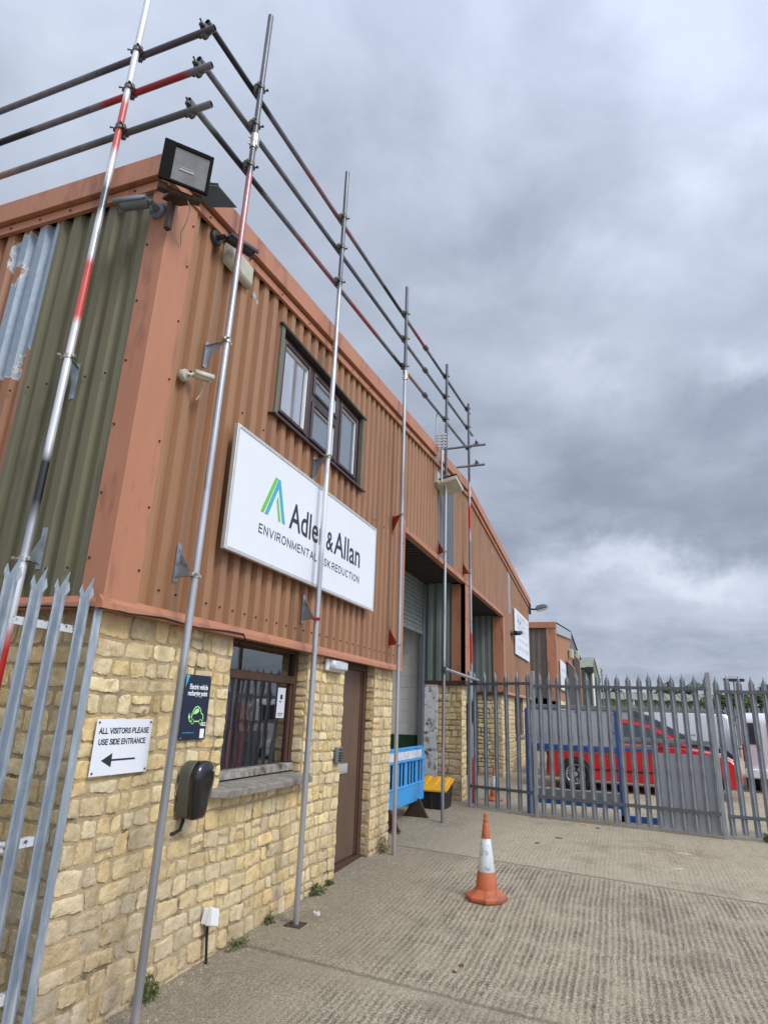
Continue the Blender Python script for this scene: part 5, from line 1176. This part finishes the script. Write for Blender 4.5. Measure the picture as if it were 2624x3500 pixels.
# ------------------------------------------------------------------ vehicles
def wheel(parent, c, r, ax, spokes=6, mt='alloy'):
    c = Vector(c); ax = Vector(ax).normalized(); up = Vector((0, 0, 1)); fw_ = ax.cross(up).normalized(); mb = MB()
    prof = [(r*.66, .0), (r*.68, .018), (r*.90, .022), (r*.98, .012), (r, -.02), (r, -.17), (r*.66, -.19)]
    n = 28
    for a, o_ in prof: mb.v += [c+(fw_*math.cos(2*PI*k/n)+up*math.sin(2*PI*k/n))*a+ax*o_ for k in range(n)]
    for i in range(len(prof)-1):
        for k in range(n): mb.f.append((i*n+k, i*n+(k+1) % n, (i+1)*n+(k+1) % n, (i+1)*n+k)); mb.sm.append(True)
    w_ = mb.build('wheel', 'rubber', parent)
    mb = MB(); 
    pr2 = [(r*.67, .0), (r*.63, .010), (r*.58, -.005), (r*.56, -.08)]
    for a, o_ in pr2: mb.v += [c+(fw_*math.cos(2*PI*k/n)+up*math.sin(2*PI*k/n))*a+ax*o_ for k in range(n)]
    for i in range(3):
        for k in range(n): mb.f.append((i*n+k, i*n+(k+1) % n, (i+1)*n+(k+1) % n, (i+1)*n+k)); mb.sm.append(True)
    for k in range(spokes):
        a = 2*PI*k/spokes+.2
        for sgn in (-1, 1):
            d0 = fw_*math.cos(a+sgn*.10)+up*math.sin(a+sgn*.10); d1 = fw_*math.cos(a+sgn*.16)+up*math.sin(a+sgn*.16); t = (fw_*-math.sin(a)+up*math.cos(a))*.009
            mb.add([c+d0*r*.10-t-ax*.012, c+d0*r*.10+t-ax*.012, c+d1*r*.60+t-ax*.0, c+d1*r*.60-t-ax*.0, c+d0*r*.10-t-ax*.03, c+d0*r*.10+t-ax*.03, c+d1*r*.60+t-ax*.03, c+d1*r*.60-t-ax*.03], [(0, 1, 2, 3), (0, 4, 5, 1), (1, 5, 6, 2), (2, 6, 7, 3), (3, 7, 4, 0)])
    mb.tube([c-ax*.03, c-ax*.003], r*.16, 12); mb.build('rim', mt, w_)
    mb = MB(); mb.tube([c-ax*.09, c-ax*.075], r*.6, 20); mb.build('brake_backing', 'rubber', w_)
def car(name, label, loc, rz, length, prof_low, green, W2, mt, group, wheels, r, lights=True, cat='car', windows=(), base_z=.20):
    """prof_low: side outline of the body (x, z); green: outline of the glasshouse; built along +X, left side towards -Y"""
    t_ = thing(name, loc, label, cat, group); L0 = Vector(loc)
    def body(poly, h, inset, nm, m_, tuck=.0, rings=None):
        mb = MB(); n = len(poly); cx = sum(p[0] for p in poly)/n; cz = sum(p[1] for p in poly)/n
        rg = rings or [(-W2, .955), (-W2+.04, .992), (-W2+.10, 1.), (W2-.10, 1.), (W2-.04, .992), (W2, .955)]
        for (yy, s_) in rg:
            for (x, z) in poly: mb.v.append(Vector((cx+(x-cx)*s_, yy*(1-inset*max(0, (z-.9))), cz+(z-cz)*s_))+L0)
        for i in range(len(rg)-1):
            for k in range(n): mb.f.append((i*n+k, i*n+(k+1) % n, (i+1)*n+(k+1) % n, (i+1)*n+k)); mb.sm.append(True)
        mb.f.append(tuple(range(n))[::-1]); mb.sm.append(False); mb.f.append(tuple(range((len(rg)-1)*n, len(rg)*n))); mb.sm.append(False)
        o = mb.build(nm, m_, t_); return o
    # cut arches in the outline
    out = []
    pl_ = list(prof_low)
    bo = body(pl_, 0, .0, 'body', mt)
    if green: 
        gl_ = body(green[0], 0, .35, 'windows', 'car_glass', rings=[(-W2+.06, .985), (-W2+.10, 1.), (W2-.10, 1.), (W2-.06, .985)])
        for pg in green[1:]:
            mb = MB()
            for sg_ in (-1, 1):
                vs = []
                for off in (0, .014):
                    for (x, z) in pg: vs.append(Vector((x, sg_*((W2-.06+off)*(1-.35*max(0, z-.9))+.002), z))+L0)
                n = len(pg); mb.add(vs, [tuple(range(n)), tuple(range(n, 2*n))[::-1]]+[(i, (i+1) % n, n+(i+1) % n, n+i) for i in range(n)])
            mb.build('pillars', mt, t_)
    for (wx, sd_) in [(w, s_) for w in wheels for s_ in (-1, 1)]:
        mb = MB(); c = Vector((wx, sd_*(W2-.0), r))+L0
        mb.tube([c-Vector((0, sd_*.20, 0)), c+Vector((0, sd_*.004, 0))], r*1.14, 24); mb.build('wheel_arch', 'rubber', t_)
        wheel(t_, c+Vector((0, sd_*.012, 0)), r, (0, sd_, 0))
    return t_, L0
# red hatchback, nose to the right
low = [(.0, .30), (.02, .55), (.06, .78), (.10, .92), (.6, .96), (2.0, .95), (2.75, .92), (3.3, .84), (3.62, .72), (3.72, .58), (3.74, .36), (3.68, .22), (3.0, .20), (.5, .20), (.06, .24)]
gr = [(.10, .92), (.30, 1.20), (.62, 1.38), (1.1, 1.43), (1.7, 1.42), (2.15, 1.32), (2.85, .93), (2.0, .95)]
roofp = [(.28, 1.22), (.62, 1.39), (1.1, 1.445), (1.7, 1.435), (2.17, 1.33), (2.90, .93), (2.80, .93), (2.10, 1.27), (1.7, 1.35), (1.1, 1.36), (.62, 1.32), (.36, 1.19), (.18, .96), (.10, .92)]
t_, L0 = car('parked_car', 'red hatchback parked behind the gate, facing right', (1.18, 12.75, .17), 0, 3.74, low, [gr, roofp, [(1.25, .95), (1.33, .95), (1.33, 1.37), (1.27, 1.38)]], .83, 'car_red', 'parked cars', (.62, 3.05), .30)
m = MB()
for sg_ in (-1, 1): m.add([Vector((3.30, sg_*.835, .70))+L0, Vector((3.66, sg_*.72, .60))+L0, Vector((3.73, sg_*.62, .68))+L0, Vector((3.50, sg_*.78, .80))+L0, Vector((3.30, sg_*.835, .78))+L0], [(0, 1, 2, 3, 4)])
m.build('headlight', 'headlight', t_)
m = MB(); m.box(3.0, 3.02, -.5, .5, .0, .01, Matrix.Translation(L0)); 
m = MB(); m.bbox(L0.x+2.28, L0.x+2.46, L0.y-.97, L0.y-.83, L0.z+.93, L0.z+1.04, .02); m.build('wing_mirror', 'car_red', t_)
m = MB(); m.bbox(L0.x+.03, L0.x+.10, L0.y-.80, L0.y-.62, L0.z+.62, L0.z+.86, .01); m.build('tail_light', 'tail_red', t_)
m = MB(); m.box(L0.x+1.30, L0.x+1.305, L0.y-.8325, L0.y-.829, L0.z+.28, L0.z+.93); m.box(L0.x+2.35, L0.x+2.355, L0.y-.8325, L0.y-.829, L0.z+.28, L0.z+.93); m.bbox(L0.x+.95, L0.x+2.65, L0.y-.838, L0.y-.82, L0.z+.40, L0.z+.43, .002); m.build('door_seams', 'black_plastic', t_)
t_.rotation_euler.z = rad(-3)
# dark car behind it
low2 = [(.0, .35), (.03, .95), (2.0, 1.02), (3.0, .98), (3.9, .82), (4.1, .62), (4.1, .3), (.1, .25)]
gr2 = [(.05, .96), (.25, 1.50), (.8, 1.62), (1.9, 1.60), (2.3, 1.48), (3.15, .99), (2.0, 1.02)]
rf2 = [(.22, 1.44), (.28, 1.56), (.8, 1.66), (1.9, 1.64), (2.33, 1.50), (3.25, .98), (3.08, .98), (2.25, 1.42), (1.9, 1.52), (.8, 1.54)]
car('parked_car', 'dark blue estate car behind the red hatchback', (1.05, 15.0, .2), 0, 4.1, low2, [gr2, rf2], .85, 'car_dark', 'parked cars', (.7, 3.3), .31)
# white vans
lowv = [(.0, .35), (.02, 1.50), (.10, 1.62), (2.4, 1.66), (2.9, 1.60), (3.5, 1.1), (4.2, .95), (4.35, .7), (4.35, .3), (.1, .25)]
t_, L0 = car('parked_van', 'white van side on behind the parked cars', (5.45, 17.4, .2), 0, 4.3, lowv, None, .9, 'car_white', 'parked vans', (.8, 3.4), .32, cat='van')
t_.rotation_euler.z = rad(180)
m = MB(); m.bbox(L0.x-.02, L0.x+.01, L0.y-.88, L0.y-.72, L0.z+.75, L0.z+1.2, .005); m.build('tail_light', 'tail_red', t_)
m = MB(); m.box(L0.x+.9, L0.x+1.9, L0.y+.895, L0.y+.905, L0.z+1.05, L0.z+1.09); m.box(L0.x+1.6, L0.x+1.606, L0.y+.898, L0.y+.904, L0.z+.4, L0.z+1.6); m.build('side_trim', 'grey_ink', t_)
lowb = [(.0, .38), (.0, 1.45), (.06, 1.62), (2.2, 1.68), (2.7, 1.62), (3.4, 1.1), (4.3, .95), (4.4, .6), (4.4, .3), (.1, .28)]
t_, L0 = car('parked_van', 'white van seen from behind at the right edge of the yard', (5.95, 13.9, .19), 0, 4.3, lowb, None, .86, 'car_white', 'parked vans', (.8, 3.4), .32, cat='van')
m = MB()
for (a, b_) in ((-.74, -.50), (-.34, -.04), (.1, .45)): m.bbox(L0.x-.02, L0.x+.02, L0.y-b_-.04, L0.y-a, L0.z+.98, L0.z+1.44, .01)
m.build('rear_window', 'car_glass', t_)
m = MB(); m.bbox(L0.x-.03, L0.x+.03, L0.y+.72, L0.y+.862, L0.z+.62, L0.z+.98, .01); m.bbox(L0.x-.03, L0.x+.03, L0.y-.862, L0.y-.72, L0.z+.62, L0.z+.98, .01); m.build('tail_light', 'tail_red', t_)
m = MB(); m.bbox(L0.x-.08, L0.x+.04, L0.y-.86, L0.y+.86, L0.z+.30, L0.z+.48, .02); m.build('bumper', 'car_white', t_)
t_.rotation_euler.z = rad(78); t_.location = (6.05, 13.6, .19)

# ------------------------------------------------------------------ units beyond
def far_unit(name, label, x, y0, y1, yr, ze, zr, depth, fm_, em_, rm_, stone=True):
    t_ = thing(name, (x, y0, gz(y0)), label, 'building', 'gabled industrial units')
    slope = (zr-ze)/(yr-y0); zt = lambda y: ze+slope*(y-y0) if y < yr else zr-(zr-ze)*(y-yr)/(y1-yr)
    mb = MB(); corr(mb, y0, y1, 2.3 if stone else .2, zt, lambda a, d, z: (x+d, a, z), pitch=.25); mb.build('facade_cladding', fm_, t_, recalc=False)
    mb = MB(); corr(mb, x-depth, x, 2.3 if stone else .2, ze-.1, lambda a, d, z: (a, y0-.02-d, z), pitch=.21, depth=.05); mb.build('end_wall_cladding', em_, t_, recalc=False)
    mb = MB(); mb.box(x-depth, x-.08, y0, y1, 0, 2.3); mb.box(x-depth, x-.08, y0, y1, 2.3, ze-.12); mb.build('inner_shell', 'interior_grey', t_)
    if stone:
        mb = MB(); mb.box(x-depth, x-.05, y0-.0, y0+.3, .1, 2.3); mb.box(x-.3, x-.04, y0+.3, y1, .1, 2.3)
        w_ = mb.build('stone_wall', 'mortar', t_); mb = MB(); stones(mb, y0, y0+8, .25, 2.28, lambda u, v, w: (x-.04+w, u, v), res=.08, dirty=0, course=(.13, .2), wid=(.2, .4)); mb.build('stonework', 'stone', w_, recalc=False)
    mb = MB()
    for ya, yb in ((y0-.1, yr), (yr, y1+.1)):
        za, zb = zt(max(ya, y0)), zt(min(yb, y1)); vs = [(x+.08, ya, za), (x+.08, yb, zb), (x-depth, yb, zb), (x-depth, ya, za)]
        mb.add(vs+[(a, b, c-.06) for a, b, c in vs], [(0, 1, 2, 3), (7, 6, 5, 4), (0, 4, 5, 1), (1, 5, 6, 2), (2, 6, 7, 3), (3, 7, 4, 0)])
    mb.build('roof', rm_, t_)
    return t_, zt
u2, zt2 = far_unit('industrial_unit', 'second gabled unit along the yard with a brown end wall and red corner trim', .36, 24.3, 42.0, 33.3, 5.36, 6.12, 10, 'clad_far', 'end_brown', 'roof_sheet')
m = MB(); m.bbox(-9.6, .44, 24.16, 24.26, 5.12, 5.37, .01); m.bbox(.02, .42, 24.20, 24.40, 2.2, 5.12, .01); m.build('trim', 'pink_flashing', u2)
m = MB(); ya, yb = 24.35, 33.3
m.add([(.44, ya, zt2(ya)-.45), (.44, yb, zt2(yb)-.45), (.44, yb, zt2(yb)+.03), (.44, ya, zt2(ya)+.03), (.37, ya, zt2(ya)-.45), (.37, yb, zt2(yb)-.45), (.37, yb, zt2(yb)+.03), (.37, ya, zt2(ya)+.03)], [(0, 1, 2, 3), (7, 6, 5, 4), (0, 4, 5, 1), (3, 2, 6, 7), (0, 3, 7, 4), (1, 5, 6, 2)])
tag(m.build('verge_sheet', 'pale_sheet', u2), 'pale grey sheet along the rising verge')
m = MB(); corr(m, 33.3, 42, 2.3, zt2, lambda a, d, z: (.372+d, a, z), pitch=.25); tag(m.build('facade_cladding', 'grey_sheet', u2, recalc=False), 'grey green half of the facade')
m = MB(); m.bbox(.33, .46, 29.4, 33.6, .3, 4.12, .01); m.bbox(.33, .46, 34.4, 39.2, .3, 4.9, .01); m.build('roller_door', 'dark_reveal', u2)
m = MB(); m.bbox(.34, .50, 33.6, 33.9, .3, 4.2, .01); m.bbox(.34, .50, 39.2, 39.6, .3, 4.95, .01); m.bbox(.34, .5, 29.3, 33.6, 4.12, 4.22, .01); m.bbox(.34, .5, 34.4, 39.2, 4.9, 5.0, .01); m.build('door_surround', 'pink_flashing', u2)
tag(thing('wall_notice', (.45, 26.5, 3), 'white notice board on the second unit, left of its first roller door', 'sign')); nb = bpy.data.objects['wall_notice']
m = MB(); m.bbox(.40, .46, 25.5, 28.2, 2.7, 3.95, .01); m.build('sign_panel', 'white_panel', nb); m = MB(); m.box(.461, .465, 25.8, 27.9, 3.5, 3.62); m.box(.461, .465, 25.8, 27.6, 3.2, 3.26); m.build('small_print', 'pale_ink', nb)
for (ya, z_, l_) in ((31.5, 4.75, 'left cream lamp high on the second unit'), (36.5, 5.15, 'right cream lamp high on the second unit')):
    t_ = thing('wall_lamp', (.45, ya, z_), l_, 'lamp', 'cream wall lamps on the second unit'); m = MB(); m.bbox(.40, .62, ya-.3, ya+.3, z_-.28, z_+.2, .04); m.build('lamp_head', 'cream_plastic', t_); m = MB(); m.bbox(.37, .41, ya-.12, ya+.12, z_-.1, z_+.1, .01); m.build('back_plate', 'grey_plastic', t_)
u3, zt3 = far_unit('industrial_unit', 'green gabled unit with a mossy roof, farthest of the row', .95, 44.5, 64, 50, 5.0, 6.15, 10, 'warehouse_green', 'warehouse_green', 'mossy_roof', False)
m = MB(); m.tube([(1.02, 44.3, .3), (1.02, 44.3, 4.6)], .09, 10); m.build('downpipe', 'white_plastic', u3)
m = MB(); m.bbox(.6, 1.12, 44.0, 44.4, 4.6, 5.0, .02); m.build('hopper', 'dark_plastic', u3)
m = MB(); m.bbox(1.0, 1.06, 50.5, 51.1, 4.55, 4.85, .01); m.build('wall_lamp', 'cream_plastic', u3)
# long warehouse closing the yard
wh = thing('warehouse', (6, 84, .28), 'long low green ribbed warehouse with a pale roof across the back', 'building')
m = MB(); corr(m, -4, 13.6, .28, 3.95, lambda a, d, z: (a, 82-d, z), pitch=.4, depth=.08); corr(m, 82, 96, .28, 3.95, lambda a, d, z: (13.6+d, a, z), pitch=.4, depth=.08); m.build('wall_cladding', 'warehouse_green', wh, recalc=False)
m = MB(); corr(m, -4.2, 13.8, 81.6, 88.5, lambda a, d, z: (a, z, 3.95+(z-81.6)*.15+d*.8), pitch=.8, depth=.1); m.add([(13.8, 81.6, 3.9), (13.8, 88.5, 5.0), (13.8, 95.4, 3.9)], [(0, 1, 2)]); m.add([(-4.2, 88.5, 4.98), (13.8, 88.5, 4.98), (13.8, 96, 3.9), (-4.2, 96, 3.9)], [(0, 1, 2, 3)]); m.build('roof', 'warehouse_roof', wh, recalc=False)
m = MB(); m.tube([(4.2, 81.8, .3), (4.2, 81.8, 3.95)], .1, 8); m.build('downpipe', 'white_plastic', wh)
# trees beyond
def tree(loc, h, w, label, n=1500, seed=1):
    t_ = thing('tree', loc, label, 'tree', 'trees beyond the yard'); rg = random.Random(seed); L = Vector(loc)
    mb = MB(); mb.tube([L, L+Vector((.1, 0, h*.35)), L+Vector((0, .1, h*.7))], [.28, .2, .08], 8)
    tips = []
    for k in range(9):
        a = rg.random()*2*PI; s = L+Vector((0, 0, h*(.3+.04*k))); e = s+Vector((math.cos(a)*w*.4*rg.random()+.2, math.sin(a)*w*.4, h*(.18+.2*rg.random()))); mb.tube([s, s.lerp(e, .5)+Vector((0, 0, .2)), e], [.10, .06, .03], 6); tips.append(e)
    mb.build('trunk', 'bark', t_)
    cl = [(t, w*(.16+.12*rg.random())) for t in tips]+[(L+Vector(((rg.random()-.5)*w*.9, (rg.random()-.5)*w*.6, h*(.35+.62*rg.random()*(1)))), w*(.10+.14*rg.random())) for _ in range(16)]
    mb = MB(); cols = []
    for i in range(n):
        c, r = cl[rg.randrange(len(cl))]; v = Vector((rg.gauss(0, 1), rg.gauss(0, 1), rg.gauss(0, 1))).normalized()*r*(.5+.6*rg.random()**.6); p = c+Vector((v.x, v.y, v.z*.8))
        s = .12+rg.random()*.16; a = Vector((rg.gauss(0, 1), rg.gauss(0, 1), rg.gauss(0, 1))).normalized(); b = a.orthogonal().normalized()
        mb.add([p+a*s, p+b*s*.6, p-a*s, p-b*s*.6], [(0, 1, 2, 3)]); k = .7+.6*rg.random(); cols += [(k, k, k*.9, 1)]*4
    mb.build('crown', 'leaf', t_, cols=cols, recalc=False)
for i, (x, y, h, w, l_) in enumerate(((8.6, 97, 6.6, 3.6, 'dark tree rising over the warehouse roof left of the gate post'), (11.6, 98, 6.3, 3.2, 'round dark tree over the warehouse ridge just left of the gate post'), (13.2, 74, 4.0, 4.5, 'low tree just right of the warehouse'),
                                    (16.6, 76, 4.4, 5.5, 'spreading tree farther right behind the far fence'), (20.5, 78, 5.4, 6.5, 'tallest dark tree at the right edge of the view'), (25, 80, 5.6, 7, 'wide tree outside the right edge'), (.6+.5, 88+20, 6.3, 2.6, 'small dark tree behind the green unit'))):
    tree((x, y, .28), h, w, l_, 1700, i+5)
# lighting mast
lm = thing('lighting_mast', (9.8, 45, .28), 'tall mast with a crossbar of dark floodlights over the far fence', 'lighting mast')
m = MB(); m.tube([(9.8, 45, .28), (9.8, 45, 4.45)], [.09, .05], 8); m.build('pole', 'steel_grey', lm)
m = MB(); m.tube([(9.15, 45, 4.40), (10.5, 45, 4.36)], .03, 6); m.tube([(9.5, 45, 4.54), (10.2, 45, 4.52)], .02, 6); m.build('crossbar', 'steel_grey', lm)
for a in (9.35, 9.65, 9.95, 10.3):
    m = MB(); m.bbox(a-.14, a+.12, 44.85, 45.1, 4.22, 4.42, .03); m.build('lamp_head', 'dark_plastic', lm)
am = thing('roof_aerial', (2.0, 58, 5), 'thin aerial mast with a pale dish beside the green unit', 'aerial')
m = MB(); m.tube([(1.35, 56, .3), (1.35, 56, 6.0)], .05, 6); 
for k in range(4): m.tube([(1.2, 56, 4.8+k*.3), (1.5, 56, 4.95+k*.3)], .03, 5)
m.build('mast', 'steel_grey', am); m = MB(); m.tube([(1.42, 55.8, 5.9), (1.42, 55.95, 5.92)], [.22, .15], 14); m.build('dish', 'white_plastic', am)

# ------------------------------------------------------------------ weeds and litter
def weed(loc, h, w, n, label, seed):
    rg = random.Random(seed); mb = MB(); L = Vector(loc)
    for i in range(n*3):
        a = rg.random()*2*PI; r = w*rg.random()**.8; z = h*rg.random()**1.3*(1-.6*r/w); p = L+Vector((abs(math.cos(a))*r*.7, math.sin(a)*r, z))
        d = Vector((rg.gauss(0, 1), rg.gauss(0, 1), abs(rg.gauss(0, .8)))).normalized(); sd_ = d.orthogonal().normalized(); sd_.rotate(Matrix.Rotation(rg.random()*6, 3, d)); s = .008+.012*rg.random()
        mb.add([p, p+d*s+sd_*s*.4, p+d*s*2.1, p+d*s-sd_*s*.4], [(0, 1, 2, 3)])
    for i in range(n//4):
        a = rg.random()*2*PI; r = w*.6*rg.random(); p = L+Vector((abs(math.cos(a))*r*.7, math.sin(a)*r, 0)); q = p+Vector((rg.gauss(0, .02), rg.gauss(0, .03), h*(.5+.7*rg.random()))); t = Vector((.0015, .0015, 0))
        mb.add([p-t, p+t, q+t*.5, q-t*.5], [(0, 1, 2, 3)])
    o = mb.build('weed_tuft', 'weed_leaf' if seed != 5 else 'straw', None, recalc=False)
    return tag(o, label, 'weed', 'weeds along the wall foot')
weed((.03, .80, -.06), .14, .09, 80, 'tall bright green weed at the wall foot beside the second pole', 1)
weed((.04, 1.72, -.05), .05, .14, 60, 'low flat green weed right of the socket cable', 2); weed((.03, 2.22, -.04), .08, .06, 40, 'small green tuft where the big sign pole stands', 3)
weed((.03, 3.05, -.01), .08, .12, 90, 'low green tuft left of the side door step', 4); weed((.04, 4.75, .04), .20, .14, 90, 'wispy dry weed at the foot of the last stone pier', 5)
weed((.02, 3.35, .0), .05, .08, 50, 'tiny weed at the left foot of the side door', 6); weed((4.45, 7.75, .10), .10, .20, 110, 'weed under the right fence', 8)
# dirt and gravel gathered along the wall
rg = random.Random(11); mb = MB()
for i in range(900):
    y = -.2+rg.random()*5.3; x = .02+abs(rg.gauss(0, .10)); s = .003+.009*rg.random()**2; z = gz(y)
    if x > .5: continue
    a = rg.random()*6; vs = [(x+s*math.cos(a+k*PI/2)*(.7+.6*rg.random()), y+s*math.sin(a+k*PI/2)*(.7+.6*rg.random()), z-.002) for k in range(4)]
    mb.add(vs+[(x, y, z+s*.8)], [(0, 1, 4), (1, 2, 4), (2, 3, 4), (3, 0, 4)])
for i in range(700):
    y = -1+rg.random()*9; x = .3+rg.random()*4.5; s = .002+.005*rg.random()**3; z = gz(y); a = rg.random()*6
    mb.add([(x+s*math.cos(a+k*PI/2), y+s*math.sin(a+k*PI/2), z-.001) for k in range(4)]+[(x, y, z+s*.7)], [(0, 1, 4), (1, 2, 4), (2, 3, 4), (3, 0, 4)])
tag(mb.build('gravel', 'pebble', None), 'loose grit and small stones gathered at the wall foot', 'gravel', kind='stuff')
def scrap(name, x, y, sx, sy, mt, label, cat, a=0., h=.006, grp=None):
    rg = random.Random(int(x*100+y*10)); n = 9; z = gz(y); top = []; bt = []
    for k in range(n):
        t = 2*PI*k/n; r = .65+.5*rg.random(); u, v = sx*r*math.cos(t), sy*r*math.sin(t); px, py = x+u*math.cos(a)-v*math.sin(a), y+u*math.sin(a)+v*math.cos(a)
        bt.append((px, py, z+.001)); top.append((px*.9+x*.1, py*.9+y*.1, z+h*(.5+rg.random())))
    mb = MB(); mb.add(bt+top, [tuple(range(n, 2*n))]+[(i, (i+1) % n, n+(i+1) % n, n+i) for i in range(n)]); return tag(mb.build(name, mt, None), label, cat, grp)
scrap('paint_splash', 3.34, 6.40, .13, .035, 'debris_white', 'longest white splash on the concrete near the gate', 'paint splash', -.35, .002, 'white splashes on the concrete')
scrap('paint_splash', 3.22, 5.55, .07, .03, 'debris_white', 'white splash nearer the viewer than the long one', 'paint splash', .2, .002, 'white splashes on the concrete')
scrap('paint_splash', 3.02, 5.42, .11, .012, 'debris_white', 'thin white smear beside the near splash', 'paint splash', -.2, .002, 'white splashes on the concrete')
scrap('paint_splash', 2.88, 6.1, .06, .012, 'debris_white', 'small faint white streak left of the long splash', 'paint splash', -.1, .002, 'white splashes on the concrete')
scrap('paper_scrap', 2.12, 7.72, .07, .02, 'bin_yellow', 'small yellow scrap lying in front of the gate', 'litter', -.2, .01)
scrap('dead_leaf', 2.32, 7.55, .04, .02, 'leaf_litter', 'dark leaf right of the yellow scrap', 'leaf', .2, .01, 'dead leaves on the concrete')
scrap('dead_leaf', 1.87, 6.55, .05, .015, 'leaf_litter', 'curled dark leaf in the middle of the far slab', 'leaf', .1, .012, 'dead leaves on the concrete')
scrap('dead_leaf', 1.65, 6.1, .03, .02, 'leaf_litter', 'small dark leaf behind the lone cone', 'leaf', .5, .012, 'dead leaves on the concrete')
scrap('dead_leaf', 1.62, 2.05, .022, .014, 'leaf_litter', 'dark crumb of leaf in front of the lone cone', 'leaf', .9, .012, 'dead leaves on the concrete')
scrap('dead_leaf', 1.60, 1.93, .014, .01, 'leaf_litter', 'second smaller dark crumb in front of the lone cone', 'leaf', .2, .012, 'dead leaves on the concrete')
scrap('broken_stone', .30, 2.55, .035, .022, 'debris_white', 'pale chip of stone by the foot of the sign pole', 'stone chip', .3, .02)
